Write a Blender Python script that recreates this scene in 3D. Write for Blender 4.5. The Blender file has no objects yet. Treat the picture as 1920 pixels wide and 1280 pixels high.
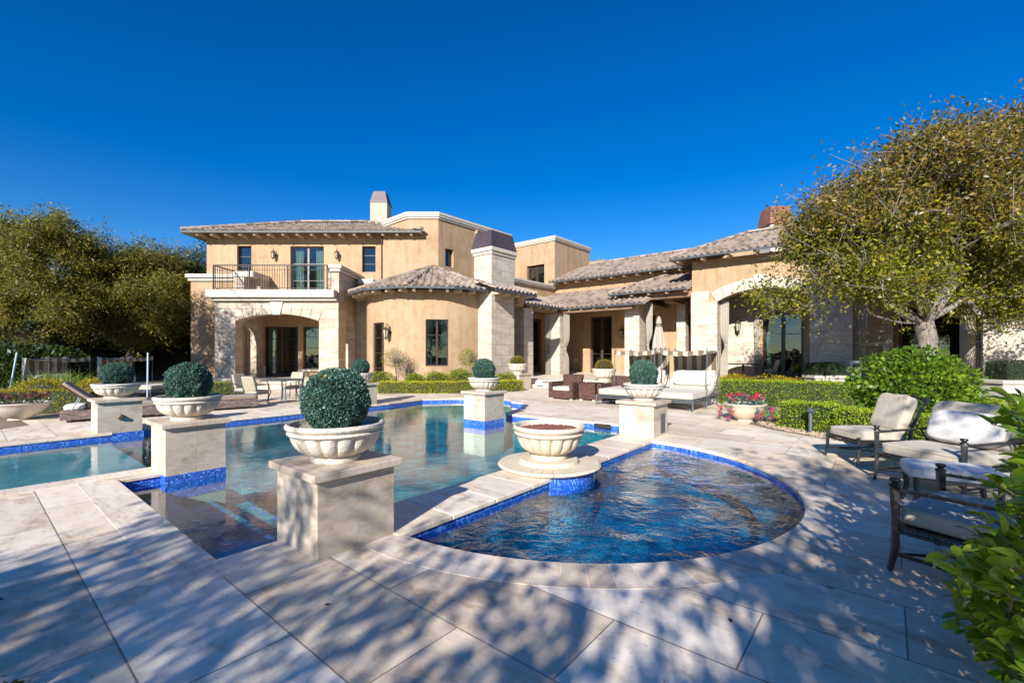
import bpy, math, random
import numpy as np
from mathutils import Matrix, Vector
from mathutils.geometry import delaunay_2d_cdt
R = math.radians
random.seed(7); rng = np.random.default_rng(7)
S = bpy.context.scene; COL = S.collection

# ---------------------------------------------------------------- camera
cam = bpy.data.cameras.new("camera"); co = bpy.data.objects.new("camera", cam); COL.objects.link(co)
cam.sensor_width = 36.0; cam.lens = 16.0; cam.shift_y = 22/1920.0
cam.clip_start = 0.05; cam.clip_end = 3000
co.location = (0, 0, 1.6); co.rotation_euler = (R(90), 0, 0); S.camera = co
# ---------------------------------------------------------------- sky, sun, exposure
SUN_EL, SUN_AZ = 25.5, 20.0          # elevation, degrees left of straight behind the camera
W = bpy.data.worlds.new("World"); S.world = W; W.use_nodes = True
wn = W.node_tree; wn.nodes.clear()
sky = wn.nodes.new("ShaderNodeTexSky"); sky.sky_type = 'NISHITA'; sky.sun_disc = False
sky.sun_elevation = R(SUN_EL); sky.sun_rotation = R(180+SUN_AZ)
sky.altitude = 900; sky.air_density = 1.0; sky.dust_density = 0.15; sky.ozone_density = 4.0
hs = wn.nodes.new("ShaderNodeHueSaturation"); hs.inputs['Hue'].default_value = .510; hs.inputs['Saturation'].default_value = 1.38; hs.inputs['Value'].default_value = 1.0
bg = wn.nodes.new("ShaderNodeBackground"); bg.inputs['Strength'].default_value = 0.084
wo = wn.nodes.new("ShaderNodeOutputWorld")
wn.links.new(sky.outputs[0], hs.inputs['Color']); wn.links.new(hs.outputs[0], bg.inputs[0]); wn.links.new(bg.outputs[0], wo.inputs[0])
sun = bpy.data.lights.new("sun", 'SUN'); sun.energy = 4.8; sun.angle = R(0.5); sun.color = (1.0, 0.965, 0.915)
so = bpy.data.objects.new("sun", sun); COL.objects.link(so)
sd = Vector((-math.sin(R(SUN_AZ))*math.cos(R(SUN_EL)), -math.cos(R(SUN_AZ))*math.cos(R(SUN_EL)), math.sin(R(SUN_EL))))
so.rotation_euler = sd.to_track_quat('Z', 'Y').to_euler(); so.location = (-10, -20, 20)
S.view_settings.view_transform = 'Standard'; S.view_settings.look = 'None'
S.view_settings.gamma = 1.0; S.view_settings.exposure = 0.85
try:
    S.cycles.max_bounces = 8; S.cycles.transparent_max_bounces = 12; S.cycles.caustics_reflective = False; S.cycles.caustics_refractive = False
    S.cycles.use_denoising = True
except Exception: pass

# ---------------------------------------------------------------- frames
TH = 39.5
cT, sT = math.cos(R(TH)), math.sin(R(TH))
def AB(a, b, z=0.0): return Vector((-cT*a + sT*b, sT*a + cT*b, z))
RF = Matrix.Rotation(R(-TH), 4, 'Z')          # local x = -a, local y = b

# ---------------------------------------------------------------- materials
def new_mat(name):
    m = bpy.data.materials.new(name); m.use_nodes = True; nt = m.node_tree; nt.nodes.clear()
    o = nt.nodes.new("ShaderNodeOutputMaterial"); return m, nt, o
class NT:
    def __init__(s, nt): s.nt = nt
    def n(s, t, ins=None, **kw):
        nd = s.nt.nodes.new("ShaderNode"+t)
        for k, v in kw.items(): setattr(nd, k, v)
        for k, v in (ins or {}).items():
            if isinstance(v, bpy.types.NodeSocket): s.nt.links.new(v, nd.inputs[k])
            else: nd.inputs[k].default_value = v
        return nd
    def math(s, op, a, b=0.0, c=None):
        nd = s.n("Math", {0: a, 1: b}, operation=op)
        if c is not None: nd.inputs[2].default_value = c
        return nd.outputs[0]
    def mix(s, f, a, b, mode='MIX'):
        nd = s.nt.nodes.new("ShaderNodeMix"); nd.data_type = 'RGBA'; nd.blend_type = mode
        for i, v in ((0, f), (6, a), (7, b)):
            if isinstance(v, bpy.types.NodeSocket): s.nt.links.new(v, nd.inputs[i])
            else: nd.inputs[i].default_value = v if i == 0 else c4(v)
        return nd.outputs[2]
    def ramp(s, f, stops):
        nd = s.nt.nodes.new("ShaderNodeValToRGB"); e = nd.color_ramp.elements
        while len(e) < len(stops): e.new(0.5)
        for i, (p, c) in enumerate(stops): e[i].position = p; e[i].color = c4(c)
        s.nt.links.new(f, nd.inputs[0]); return nd.outputs[0]
def c4(c):
    if isinstance(c, (int, float)): return (c, c, c, 1)
    return tuple(c)+(1,) if len(c) == 3 else tuple(c)
def coords(N, kind='world', rot=0.0, scale=(1, 1, 1), rnd=False):
    if kind == 'world': v = N.n("NewGeometry").outputs['Position']
    else: v = N.n("TexCoord").outputs['Object']
    if rnd:
        oi = N.n("ObjectInfo").outputs['Random']; k = N.math('MULTIPLY', oi, 37.0)
        v = N.n("VectorMath", {0: v, 1: N.n("CombineXYZ", {0: k, 1: k, 2: k}).outputs[0]}, operation='ADD').outputs[0]
    mp = N.n("Mapping", {'Vector': v, 'Rotation': (0, 0, R(rot)), 'Scale': scale}); return mp.outputs[0]
def noise(N, v, sc, det=4, rough=.55, dist=0.0):
    return N.n("TexNoise", {'Vector': v, 'Scale': sc, 'Detail': det, 'Roughness': rough, 'Distortion': dist}).outputs[0]
def finish(N, o, col, rough=.6, bump=None, bstr=.3, bdist=.01, metal=0.0, spec=.5, sheen=0.0, coat=0.0):
    p = N.n("BsdfPrincipled", {'Base Color': c4(col) if not isinstance(col, bpy.types.NodeSocket) else col, 'Roughness': rough, 'Metallic': metal, 'Specular IOR Level': spec})
    if coat: p.inputs['Coat Weight'].default_value = coat
    if sheen: p.inputs['Sheen Weight'].default_value = sheen
    if bump is not None:
        b = N.n("Bump", {'Height': bump, 'Strength': bstr, 'Distance': bdist}); N.nt.links.new(b.outputs[0], p.inputs['Normal'])
    N.nt.links.new(p.outputs[0], o.inputs[0]); return p
def simple(name, col, rough=.6, nsc=20, var=.25, bstr=.2, metal=0.0, spec=.5, bdist=.005, kind='obj'):
    m, nt, o = new_mat(name); N = NT(nt); v = coords(N, kind, rnd=True)
    n1 = noise(N, v, nsc, 5); n2 = noise(N, v, nsc*.17, 3)
    f = N.math('ADD', N.math('MULTIPLY', n1, .5), N.math('MULTIPLY', n2, .5))
    c = N.ramp(f, [(.3, tuple(x*(1-var) for x in col)), (.7, tuple(min(1, x*(1+var)) for x in col))])
    finish(N, o, c, rough, n1, bstr, bdist, metal, spec); return m

def travertine(name, kind='world', rot=TH, brick=None, base=(.60, .52, .43), dark=(.42, .345, .275), light=(.72, .66, .58), rough=.45, vein=(1, 4.5, 1), island=False):
    m, nt, o = new_mat(name); N = NT(nt); v = coords(N, kind, rot, rnd=(kind != 'world'))
    vs = N.n("Mapping", {'Vector': v, 'Scale': vein}).outputs[0]
    off = None
    if brick:
        bw, bh, ox, oy = brick
        bv = N.n("Mapping", {'Vector': v, 'Location': (ox, oy, 0)}).outputs[0]
        bt = N.n("TexBrick", {'Vector': bv, 'Color1': (0, 0, 0, 1), 'Color2': (1, 1, 1, 1), 'Mortar': (.5, .5, .5, 1), 'Scale': 1.0, 'Mortar Size': .0055, 'Mortar Smooth': .2, 'Bias': 0.0, 'Brick Width': bw, 'Row Height': bh}, offset=.5, offset_frequency=2)
        r1 = bt.outputs[0]; fac = bt.outputs[1]
    elif island:
        r1 = N.n("NewGeometry").outputs['Random Per Island']; fac = None
    else: r1 = None; fac = None
    if r1 is not None:
        k = N.math('MULTIPLY', r1, 19.0)
        cv = N.n("CombineXYZ", {0: k, 1: k, 2: k}).outputs[0]
        vs = N.n("VectorMath", {0: vs, 1: cv}, operation='ADD').outputs[0]
    n1 = noise(N, vs, 1.1, 7, .62, .8); n2 = noise(N, vs, 5.5, 6, .7, .3); n3 = noise(N, v, 38, 3, .6)
    f = N.math('ADD', N.math('MULTIPLY', n1, .55), N.math('MULTIPLY', n2, .45))
    c = N.ramp(f, [(.38, dark), (.47, base), (.54, tuple((a+b)/2 for a, b in zip(base, light))), (.62, light)])
    if r1 is not None:
        c = N.mix(.8, c, N.ramp(r1, [(0, (.62, .55, .47)), (.3, (.9, .82, .72)), (.7, (1, .98, .95)), (1, (.76, .71, .65))]), 'MULTIPLY')
    # little pits and rusty stains
    pit = N.math('LESS_THAN', noise(N, vs, 15, 6, .8), .385)
    patch = N.math('GREATER_THAN', n1, .50)
    c = N.mix(N.math('MULTIPLY', N.math('MULTIPLY', pit, patch), .6), c, (.2, .165, .13))
    st = N.math('MULTIPLY', N.math('SMOOTH_MAX', 0.0, N.math('SUBTRACT', noise(N, v, 1.7, 5, .65, .4), .60), .0), 3.0)
    c = N.mix(st, c, (.37, .27, .17))
    if fac is not None: c = N.mix(N.math('MULTIPLY', fac, .85), c, (.17, .125, .09))
    h = N.math('ADD', N.math('MULTIPLY', n3, .3), N.math('MULTIPLY', n2, .5))
    if fac is not None: h = N.math('SUBTRACT', h, fac)
    finish(N, o, c, N.math('ADD', N.math('MULTIPLY', n2, .3), rough-.1), h, .25, .006)
    return m

def stone_wall(name, rot, base=(.50, .415, .315), dark=(.37, .295, .21), light=(.60, .52, .42), bw=.78, bh=.46, kind='world'):
    m, nt, o = new_mat(name); N = NT(nt); v = coords(N, kind, rot)
    sp = N.n("SeparateXYZ", {0: v}); s = N.math('ADD', sp.outputs[0], N.math('MULTIPLY', sp.outputs[1], .999))
    bv = N.n("CombineXYZ", {0: s, 1: sp.outputs[2], 2: 0.0}).outputs[0]
    bt = N.n("TexBrick", {'Vector': bv, 'Color1': (0, 0, 0, 1), 'Color2': (1, 1, 1, 1), 'Mortar': (.5, .5, .5, 1), 'Scale': 1.0, 'Mortar Size': .009, 'Mortar Smooth': .2, 'Bias': 0.0, 'Brick Width': bw, 'Row Height': bh}, offset=.5, offset_frequency=2, squash=1.6, squash_frequency=2)
    r1, fac = bt.outputs[0], bt.outputs[1]
    k = N.math('MULTIPLY', r1, 23.0)
    vv = N.n("VectorMath", {0: N.n("Mapping", {'Vector': bv, 'Rotation': (0, 0, R(12)), 'Scale': (.6, 1.9, 1)}).outputs[0], 1: N.n("CombineXYZ", {0: k, 1: k, 2: k}).outputs[0]}, operation='ADD').outputs[0]
    n1 = noise(N, vv, 1.6, 6, .62, .6); n2 = noise(N, vv, 6, 5, .7)
    c = N.ramp(N.math('ADD', N.math('MULTIPLY', n1, .6), N.math('MULTIPLY', n2, .4)), [(.36, dark), (.5, base), (.64, light)])
    c = N.mix(.5, c, N.ramp(r1, [(0, (.72, .68, .62)), (.5, (.98, .96, .93)), (1, (.82, .8, .76))]), 'MULTIPLY')
    c = N.mix(N.math('MULTIPLY', fac, .85), c, (.24, .19, .135))
    h = N.math('SUBTRACT', N.math('MULTIPLY', n2, .35), fac)
    finish(N, o, c, .75, h, .35, .012); return m

def stucco(name, col):
    m, nt, o = new_mat(name); N = NT(nt); v = coords(N, 'world')
    n1 = noise(N, v, .55, 6, .6, .5); n2 = noise(N, v, 2.6, 6, .65, .4); n3 = noise(N, v, 90, 3, .6)
    vz = N.n("Mapping", {'Vector': v, 'Scale': (2.2, 2.2, .22)}).outputs[0]; n4 = noise(N, vz, 1.7, 6, .65)
    f = N.math('ADD', N.math('ADD', N.math('MULTIPLY', n1, .3), N.math('MULTIPLY', n2, .3)), N.math('MULTIPLY', n4, .4))
    d = tuple(x*y for x, y in zip(col, (.80, .74, .66))); l = tuple(min(1, x*y) for x, y in zip(col, (1.12, 1.14, 1.2)))
    c = N.ramp(f, [(.40, d), (.5, col), (.60, l)])
    finish(N, o, c, .85, N.math('ADD', n3, N.math('MULTIPLY', n2, .6)), .3, .006); return m

def mosaic(name):
    m, nt, o = new_mat(name); N = NT(nt); v = coords(N, 'world', TH)
    sp = N.n("SeparateXYZ", {0: v}); s = N.math('ADD', sp.outputs[0], sp.outputs[1])
    bv = N.n("CombineXYZ", {0: s, 1: sp.outputs[2], 2: 0.0}).outputs[0]
    bt = N.n("TexBrick", {'Vector': bv, 'Color1': (0, 0, 0, 1), 'Color2': (1, 1, 1, 1), 'Mortar': (.5, .5, .5, 1), 'Scale': 1.0, 'Mortar Size': .0022, 'Mortar Smooth': .1, 'Bias': 0.0, 'Brick Width': .028, 'Row Height': .028}, offset=0.0)
    c = N.ramp(bt.outputs[0], [(0, (.006, .035, .26)), (.4, (.012, .085, .50)), (.75, (.03, .17, .72)), (1, (.20, .42, .85))])
    c = N.mix(N.math('MULTIPLY', bt.outputs[1], .8), c, (.12, .22, .55))
    finish(N, o, c, .12, bt.outputs[1], .3, -.003, spec=.7); return m

def plaster(name, a, b, c2):
    m, nt, o = new_mat(name); N = NT(nt); v = coords(N, 'world')
    n1 = noise(N, v, 30, 4, .8); n2 = noise(N, v, 2.2, 4, .6)
    c = N.ramp(N.math('ADD', N.math('MULTIPLY', n1, .6), N.math('MULTIPLY', n2, .4)), [(.38, a), (.5, b), (.62, c2)])
    finish(N, o, c, .6, n1, .2, .004); return m

def water(name, tint, sc=1.0, strength=.28, stretch=(1, 1, 1), dist=.03, refl=1.3, fine=.16, calm=.5):
    m, nt, o = new_mat(name); N = NT(nt); v = coords(N, 'world', 12, stretch)
    n1 = noise(N, v, 2.6*sc, 3, .5, 1.2); n2 = noise(N, v, 9*sc, 3, .55, .8); n3 = noise(N, v, 24*sc, 2, .5, .3)
    h = N.math('ADD', N.math('ADD', N.math('MULTIPLY', n1, 1.0), N.math('MULTIPLY', n2, .55)), N.math('MULTIPLY', n3, fine))
    cm = N.ramp(noise(N, v, .9, 2, .5, .5), [(.38, calm), (.62, 1.0)]); h = N.math('MULTIPLY', h, N.n('SeparateColor', {0: cm}).outputs[0])
    b = N.n("Bump", {'Height': h, 'Strength': strength, 'Distance': dist}).outputs[0]
    dt = N.n("VectorMath", {0: b, 1: N.n("NewGeometry").outputs['Incoming']}, operation='DOT_PRODUCT').outputs['Value']
    cs = N.math('MINIMUM', N.math('ABSOLUTE', dt), 1.0)
    fr = N.math('ADD', N.math('MULTIPLY', N.math('POWER', N.math('SUBTRACT', 1.0, cs), 5.0), .98), .02)      # Schlick, same from above and below
    g = N.n("BsdfGlossy", {'Color': (1, 1, 1, 1), 'Roughness': .015, 'Normal': b}).outputs[0]
    t = N.n("BsdfTransparent", {'Color': c4(tint)}).outputs[0]
    ms = N.n("MixShader", {0: N.math('MINIMUM', N.math('MULTIPLY', fr, refl), 1.0), 1: t, 2: g})
    nt.links.new(ms.outputs[0], o.inputs[0]); return m

def glass(name):
    m, nt, o = new_mat(name); N = NT(nt)
    v = coords(N, 'world'); b = N.n("Bump", {'Height': noise(N, v, 1.3, 2), 'Strength': .12, 'Distance': .05}).outputs[0]
    fr = N.n("Fresnel", {'IOR': 1.6, 'Normal': b}).outputs[0]
    g = N.n("BsdfGlossy", {'Color': (.95, 1, 1, 1), 'Roughness': .01, 'Normal': b}).outputs[0]
    t = N.n("BsdfTransparent", {'Color': (.72, .8, .78, 1)}).outputs[0]
    ms = N.n("MixShader", {0: N.math('MINIMUM', N.math('MULTIPLY', fr, 1.3), 1.0), 1: t, 2: g}); nt.links.new(ms.outputs[0], o.inputs[0]); return m

def leaf(name, cols, rough=.42, trans=.35, spec=.4):
    m, nt, o = new_mat(name); N = NT(nt)
    r1 = N.n("NewGeometry").outputs['Random Per Island']
    v = coords(N, 'world'); n2 = noise(N, v, 1.6, 3)
    f = N.math('ADD', N.math('MULTIPLY', r1, .7), N.math('MULTIPLY', N.math('SUBTRACT', n2, .5), .9)); f = N.math('ADD', f, .12)
    st = [(i/(len(cols)-1), c) for i, c in enumerate(cols)]
    c = N.ramp(f, st)
    p = N.n("BsdfPrincipled", {'Base Color': c, 'Roughness': rough, 'Specular IOR Level': spec})
    tb = N.n("BsdfTranslucent", {'Color': N.mix(.5, c, (.30, .38, .03), 'ADD')})
    ms = N.n("MixShader", {0: trans, 1: p.outputs[0], 2: tb.outputs[0]}); nt.links.new(ms.outputs[0], o.inputs[0]); return m

def wicker(name, col):
    m, nt, o = new_mat(name); N = NT(nt); v = coords(N, 'obj')
    sp = N.n("SeparateXYZ", {0: v}); s = N.math('ADD', sp.outputs[0], N.math('MULTIPLY', sp.outputs[1], .99))
    bv = N.n("CombineXYZ", {0: s, 1: N.math('ADD', sp.outputs[2], N.math('MULTIPLY', sp.outputs[1], .2)), 2: 0.0}).outputs[0]
    bt = N.n("TexBrick", {'Vector': bv, 'Color1': c4(tuple(x*.65 for x in col)), 'Color2': c4(tuple(x*1.6 for x in col)), 'Mortar': (.012, .008, .006, 1), 'Scale': 1.0, 'Mortar Size': .0055, 'Mortar Smooth': .5, 'Bias': 0.0, 'Brick Width': .075, 'Row Height': .026}, offset=.5)
    finish(N, o, bt.outputs[0], .45, bt.outputs[1], .9, -.012); return m

def stripes(name, a, b, wdt):
    m, nt, o = new_mat(name); N = NT(nt); v = coords(N, 'obj')
    sp = N.n("SeparateXYZ", {0: v}); f = N.math('GREATER_THAN', N.math('FRACT', N.math('DIVIDE', sp.outputs[0], wdt)), .5)
    c = N.mix(f, a, b)
    p = finish(N, o, c, .85, noise(N, v, 9, 3), .2, .02); tb = N.n("BsdfTranslucent", {'Color': c})
    ms = N.n("MixShader", {0: .3, 1: p.outputs[0], 2: tb.outputs[0]}); nt.links.new(ms.outputs[0], o.inputs[0]); return m

def fabric(name, col, rough=.9):
    m, nt, o = new_mat(name); N = NT(nt); v = coords(N, 'obj', rnd=True)
    n1 = noise(N, v, 7, 4, .6, .8); n2 = noise(N, v, 260, 2)
    c = N.ramp(n1, [(.3, tuple(x*.86 for x in col)), (.7, tuple(min(1, x*1.06) for x in col))])
    finish(N, o, c, rough, N.math('ADD', n1, N.math('MULTIPLY', n2, .06)), .35, .025, sheen=.15); return m

def rooftile(name):
    m, nt, o = new_mat(name); N = NT(nt); v = coords(N, 'world')
    r1 = N.n("NewGeometry").outputs['Random Per Island']; n1 = noise(N, v, 6, 5, .7); n2 = noise(N, v, 40, 4)
    c = N.ramp(N.math('ADD', N.math('MULTIPLY', r1, .75), N.math('MULTIPLY', n1, .25)), [(.1, (.15, .115, .09)), (.35, (.265, .195, .145)), (.6, (.37, .28, .205)), (.8, (.31, .255, .215)), (.97, (.50, .34, .245))])
    c = N.mix(N.math('MULTIPLY', N.math('GREATER_THAN', n2, .6), .35), c, (.14, .115, .105))
    finish(N, o, c, .8, n2, .35, .008); return m

def bark(name, a, b):
    m, nt, o = new_mat(name); N = NT(nt); v = coords(N, 'world', 0, (1, 1, .3)); n1 = noise(N, v, 14, 6, .7, 1.0)
    finish(N, o, N.ramp(n1, [(.35, a), (.65, b)]), .85, n1, .8, .02); return m

M = {}
M['deck'] = travertine('travertine_paving', vein=(1, 2.0, 1), brick=(1.35, .65, -.79+1.35*3+.03, -.55+.65*2), rough=.42, base=(.86, .735, .585), dark=(.58, .455, .33), light=(.95, .87, .75))
M['coping'] = travertine('travertine_coping', island=True, rough=.42, base=(.78, .665, .54), dark=(.54, .43, .32), light=(.88, .80, .69))
M['ped'] = travertine('travertine_pedestal', kind='obj', rot=0, vein=(1.2, 1.2, 2.6), base=(.58, .49, .39), dark=(.43, .345, .26), light=(.70, .62, .52), island=True)
M['cap'] = travertine('travertine_cap', kind='obj', rot=0, base=(.52, .42, .31), dark=(.38, .29, .21), light=(.62, .52, .41))
M['stone'] = stone_wall('stone_cladding', 0)
M['stoneR'] = stone_wall('stone_cladding_angled', TH, base=(.54, .46, .37), dark=(.40, .33, .25), light=(.64, .57, .475), bw=.92, bh=.50)
M['trim'] = simple('limestone_trim', (.56, .495, .40), .7, 8, .10, .15)
M['stucco'] = stucco('tan_stucco', (.40, .268, .152))
M['tile'] = mosaic('blue_mosaic_tile')
M['plaster'] = plaster('pool_plaster', (.002, .06, .095), (.005, .165, .225), (.05, .44, .50))
M['ledge'] = plaster('pool_ledge_plaster', (.05, .23, .29), (.10, .35, .41), (.22, .50, .54))
M['spaplaster'] = plaster('spa_plaster', (.001, .02, .045), (.003, .075, .14), (.045, .38, .48))
M['water'] = water('pool_water', (.66, .90, .93), 1.7, .3, dist=.009, refl=1.15, fine=.25, calm=.3)
M['spawater'] = water('spa_water', (.58, .84, .95), 1.0, .55, dist=.05, refl=1.35, fine=.05, calm=.25)
M['glass'] = glass('window_glass')
M['wood'] = simple('dark_brown_frame', (.055, .03, .02), .4, 30, .3, .1)
M['palewood'] = simple('grey_door_frame', (.20, .17, .15), .5, 30, .2, .1)
M['beam'] = simple('brown_timber', (.23, .14, .085), .8, 9, .35, .5)
M['corbel'] = simple('rafter_end', (.50, .40, .29), .8, 9, .15, .2)
M['fascia'] = simple('dark_gutter', (.055, .06, .065), .55, 12, .3, .2)
M['room'] = simple('unlit_depth', (.03, .024, .018), .9, 3, .3, .1)  # near-black colour stands in for the lack of light inside openings
M['curtain'] = fabric('pale_curtain', (.62, .66, .60))
M['drape'] = fabric('outdoor_drape', (.55, .49, .41))
M['copper'] = simple('bronze_chimney_cap', (.085, .062, .065), .45, 5, .3, .1, metal=.3)
M['metal'] = simple('dark_grey_metal', (.055, .055, .055), .38, 60, .35, .25, metal=.7)
M['metal2'] = simple('blue_grey_metal', (.12, .14, .15), .45, 60, .25, .2, metal=.5)
M['iron'] = simple('black_iron', (.02, .018, .016), .5, 40, .3, .2, metal=.4)
M['brass'] = simple('aged_bronze', (.13, .105, .065), .5, 40, .4, .3, metal=.5)
M['lamp_glass'] = simple('lantern_glass', (.42, .38, .28), .2, 10, .1, .1)
M['cushion'] = fabric('beige_cushion', (.47, .405, .315))
M['white'] = fabric('white_cushion', (.66, .62, .57))
M['cream'] = fabric('cream_cushion', (.53, .465, .36))
M['dcush'] = fabric('tan_chair_cushion', (.40, .335, .235))
M['parasol'] = fabric('parasol_cloth', (.40, .335, .275))
M['tanfab'] = fabric('tan_sling', (.27, .20, .145))
M['wicker'] = wicker('brown_wicker', (.13, .062, .042))
M['wicker2'] = wicker('pale_wicker', (.28, .20, .17))
M['stripe'] = stripes('striped_canopy', (.50, .445, .35), (.20, .15, .095), .30)
M['bowl'] = simple('cast_stone_bowl', (.60, .53, .435), .75, 26, .16, .8, bdist=.012)
M['bowl2'] = simple('cream_cast_stone', (.60, .51, .38), .7, 20, .14, .3)
M['lava'] = simple('red_lava_rock', (.16, .06, .045), .9, 30, .4, .6)
M['gravel'] = simple('tan_gravel', (.45, .34, .22), .9, 30, .4, .5)
M['mulch'] = simple('garden_soil', (.20, .15, .10), .95, 12, .45, .8, kind='world', bdist=.02)
M['rooft'] = rooftile('clay_roof_tile')
M['bark'] = bark('grey_bark', (.09, .072, .057), (.31, .26, .21))
M['bark2'] = bark('brown_bark', (.09, .065, .045), (.24, .18, .13))
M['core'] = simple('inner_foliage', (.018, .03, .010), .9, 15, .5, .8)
M['fence'] = simple('brown_garden_wall', (.05, .03, .02), .9, 6, .25, .3, kind='world')
M['plastic'] = simple('white_plastic', (.75, .75, .73), .4, 10, .05, .05)
M['pole'] = simple('white_blue_pole', (.45, .55, .66), .4, 10, .1, .05)
L = {}
L['topiary'] = leaf('topiary_leaf', [(.014, .045, .034), (.035, .095, .070), (.075, .165, .125), (.19, .32, .24)], .45, .10, .4)
L['hedge'] = leaf('hedge_leaf', [(.20, .22, .010), (.36, .36, .015), (.52, .48, .025), (.66, .58, .05)], .45, .35)
L['hedgeR'] = leaf('green_hedge_leaf', [(.08, .15, .008), (.19, .28, .012), (.33, .42, .018), (.54, .55, .03)], .45, .35)
L['shrub'] = leaf('shrub_leaf', [(.08, .11, .01), (.18, .21, .015), (.30, .31, .03), (.42, .38, .06)], .45, .35)
L['yellow'] = leaf('yellow_shrub_leaf', [(.10, .11, .008), (.30, .23, .012), (.45, .33, .015), (.52, .38, .03)], .45, .35)
L['orange'] = leaf('rust_shrub_leaf', [(.08, .06, .01), (.22, .13, .012), (.30, .22, .02), (.20, .24, .02)], .45, .3)
L['oak'] = leaf('olive_leaf', [(.025, .03, .006), (.08, .072, .011), (.19, .14, .02), (.30, .195, .03), (.30, .13, .035)], .4, .3)
L['oakgreen'] = leaf('fresh_leaf', [(.04, .06, .007), (.12, .13, .012), (.28, .26, .018), (.46, .36, .03)], .4, .35)
L['feather'] = leaf('feathery_leaf', [(.035, .04, .009), (.10, .095, .013), (.22, .18, .024), (.42, .31, .05)], .5, .35)
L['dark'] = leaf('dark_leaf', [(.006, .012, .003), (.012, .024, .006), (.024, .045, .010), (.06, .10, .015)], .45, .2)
L['gloss'] = leaf('glossy_leaf', [(.03, .075, .006), (.07, .14, .01), (.15, .25, .015), (.30, .40, .03)], .35, .35, .35)
L['big'] = leaf('broad_leaf', [(.05, .10, .006), (.12, .21, .01), (.24, .36, .02), (.42, .50, .04), (.44, .32, .03)], .25, .35, .6)
L['grass'] = leaf('grass_blade', [(.05, .10, .01), (.12, .20, .02), (.25, .30, .05), (.35, .36, .12)], .5, .35)
L['red'] = leaf('red_petal', [(.35, .01, .03), (.6, .02, .06), (.7, .04, .15)], .5, .3)
L['pink'] = leaf('pink_petal', [(.6, .03, .2), (.75, .06, .4)], .5, .3)
L['wine'] = leaf('wine_petal', [(.04, .005, .02), (.16, .01, .04), (.03, .05, .03)], .5, .2)
L['dry'] = leaf('dry_twig_leaf', [(.10, .08, .06), (.2, .16, .12), (.12, .13, .05)], .6, .2)

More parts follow.
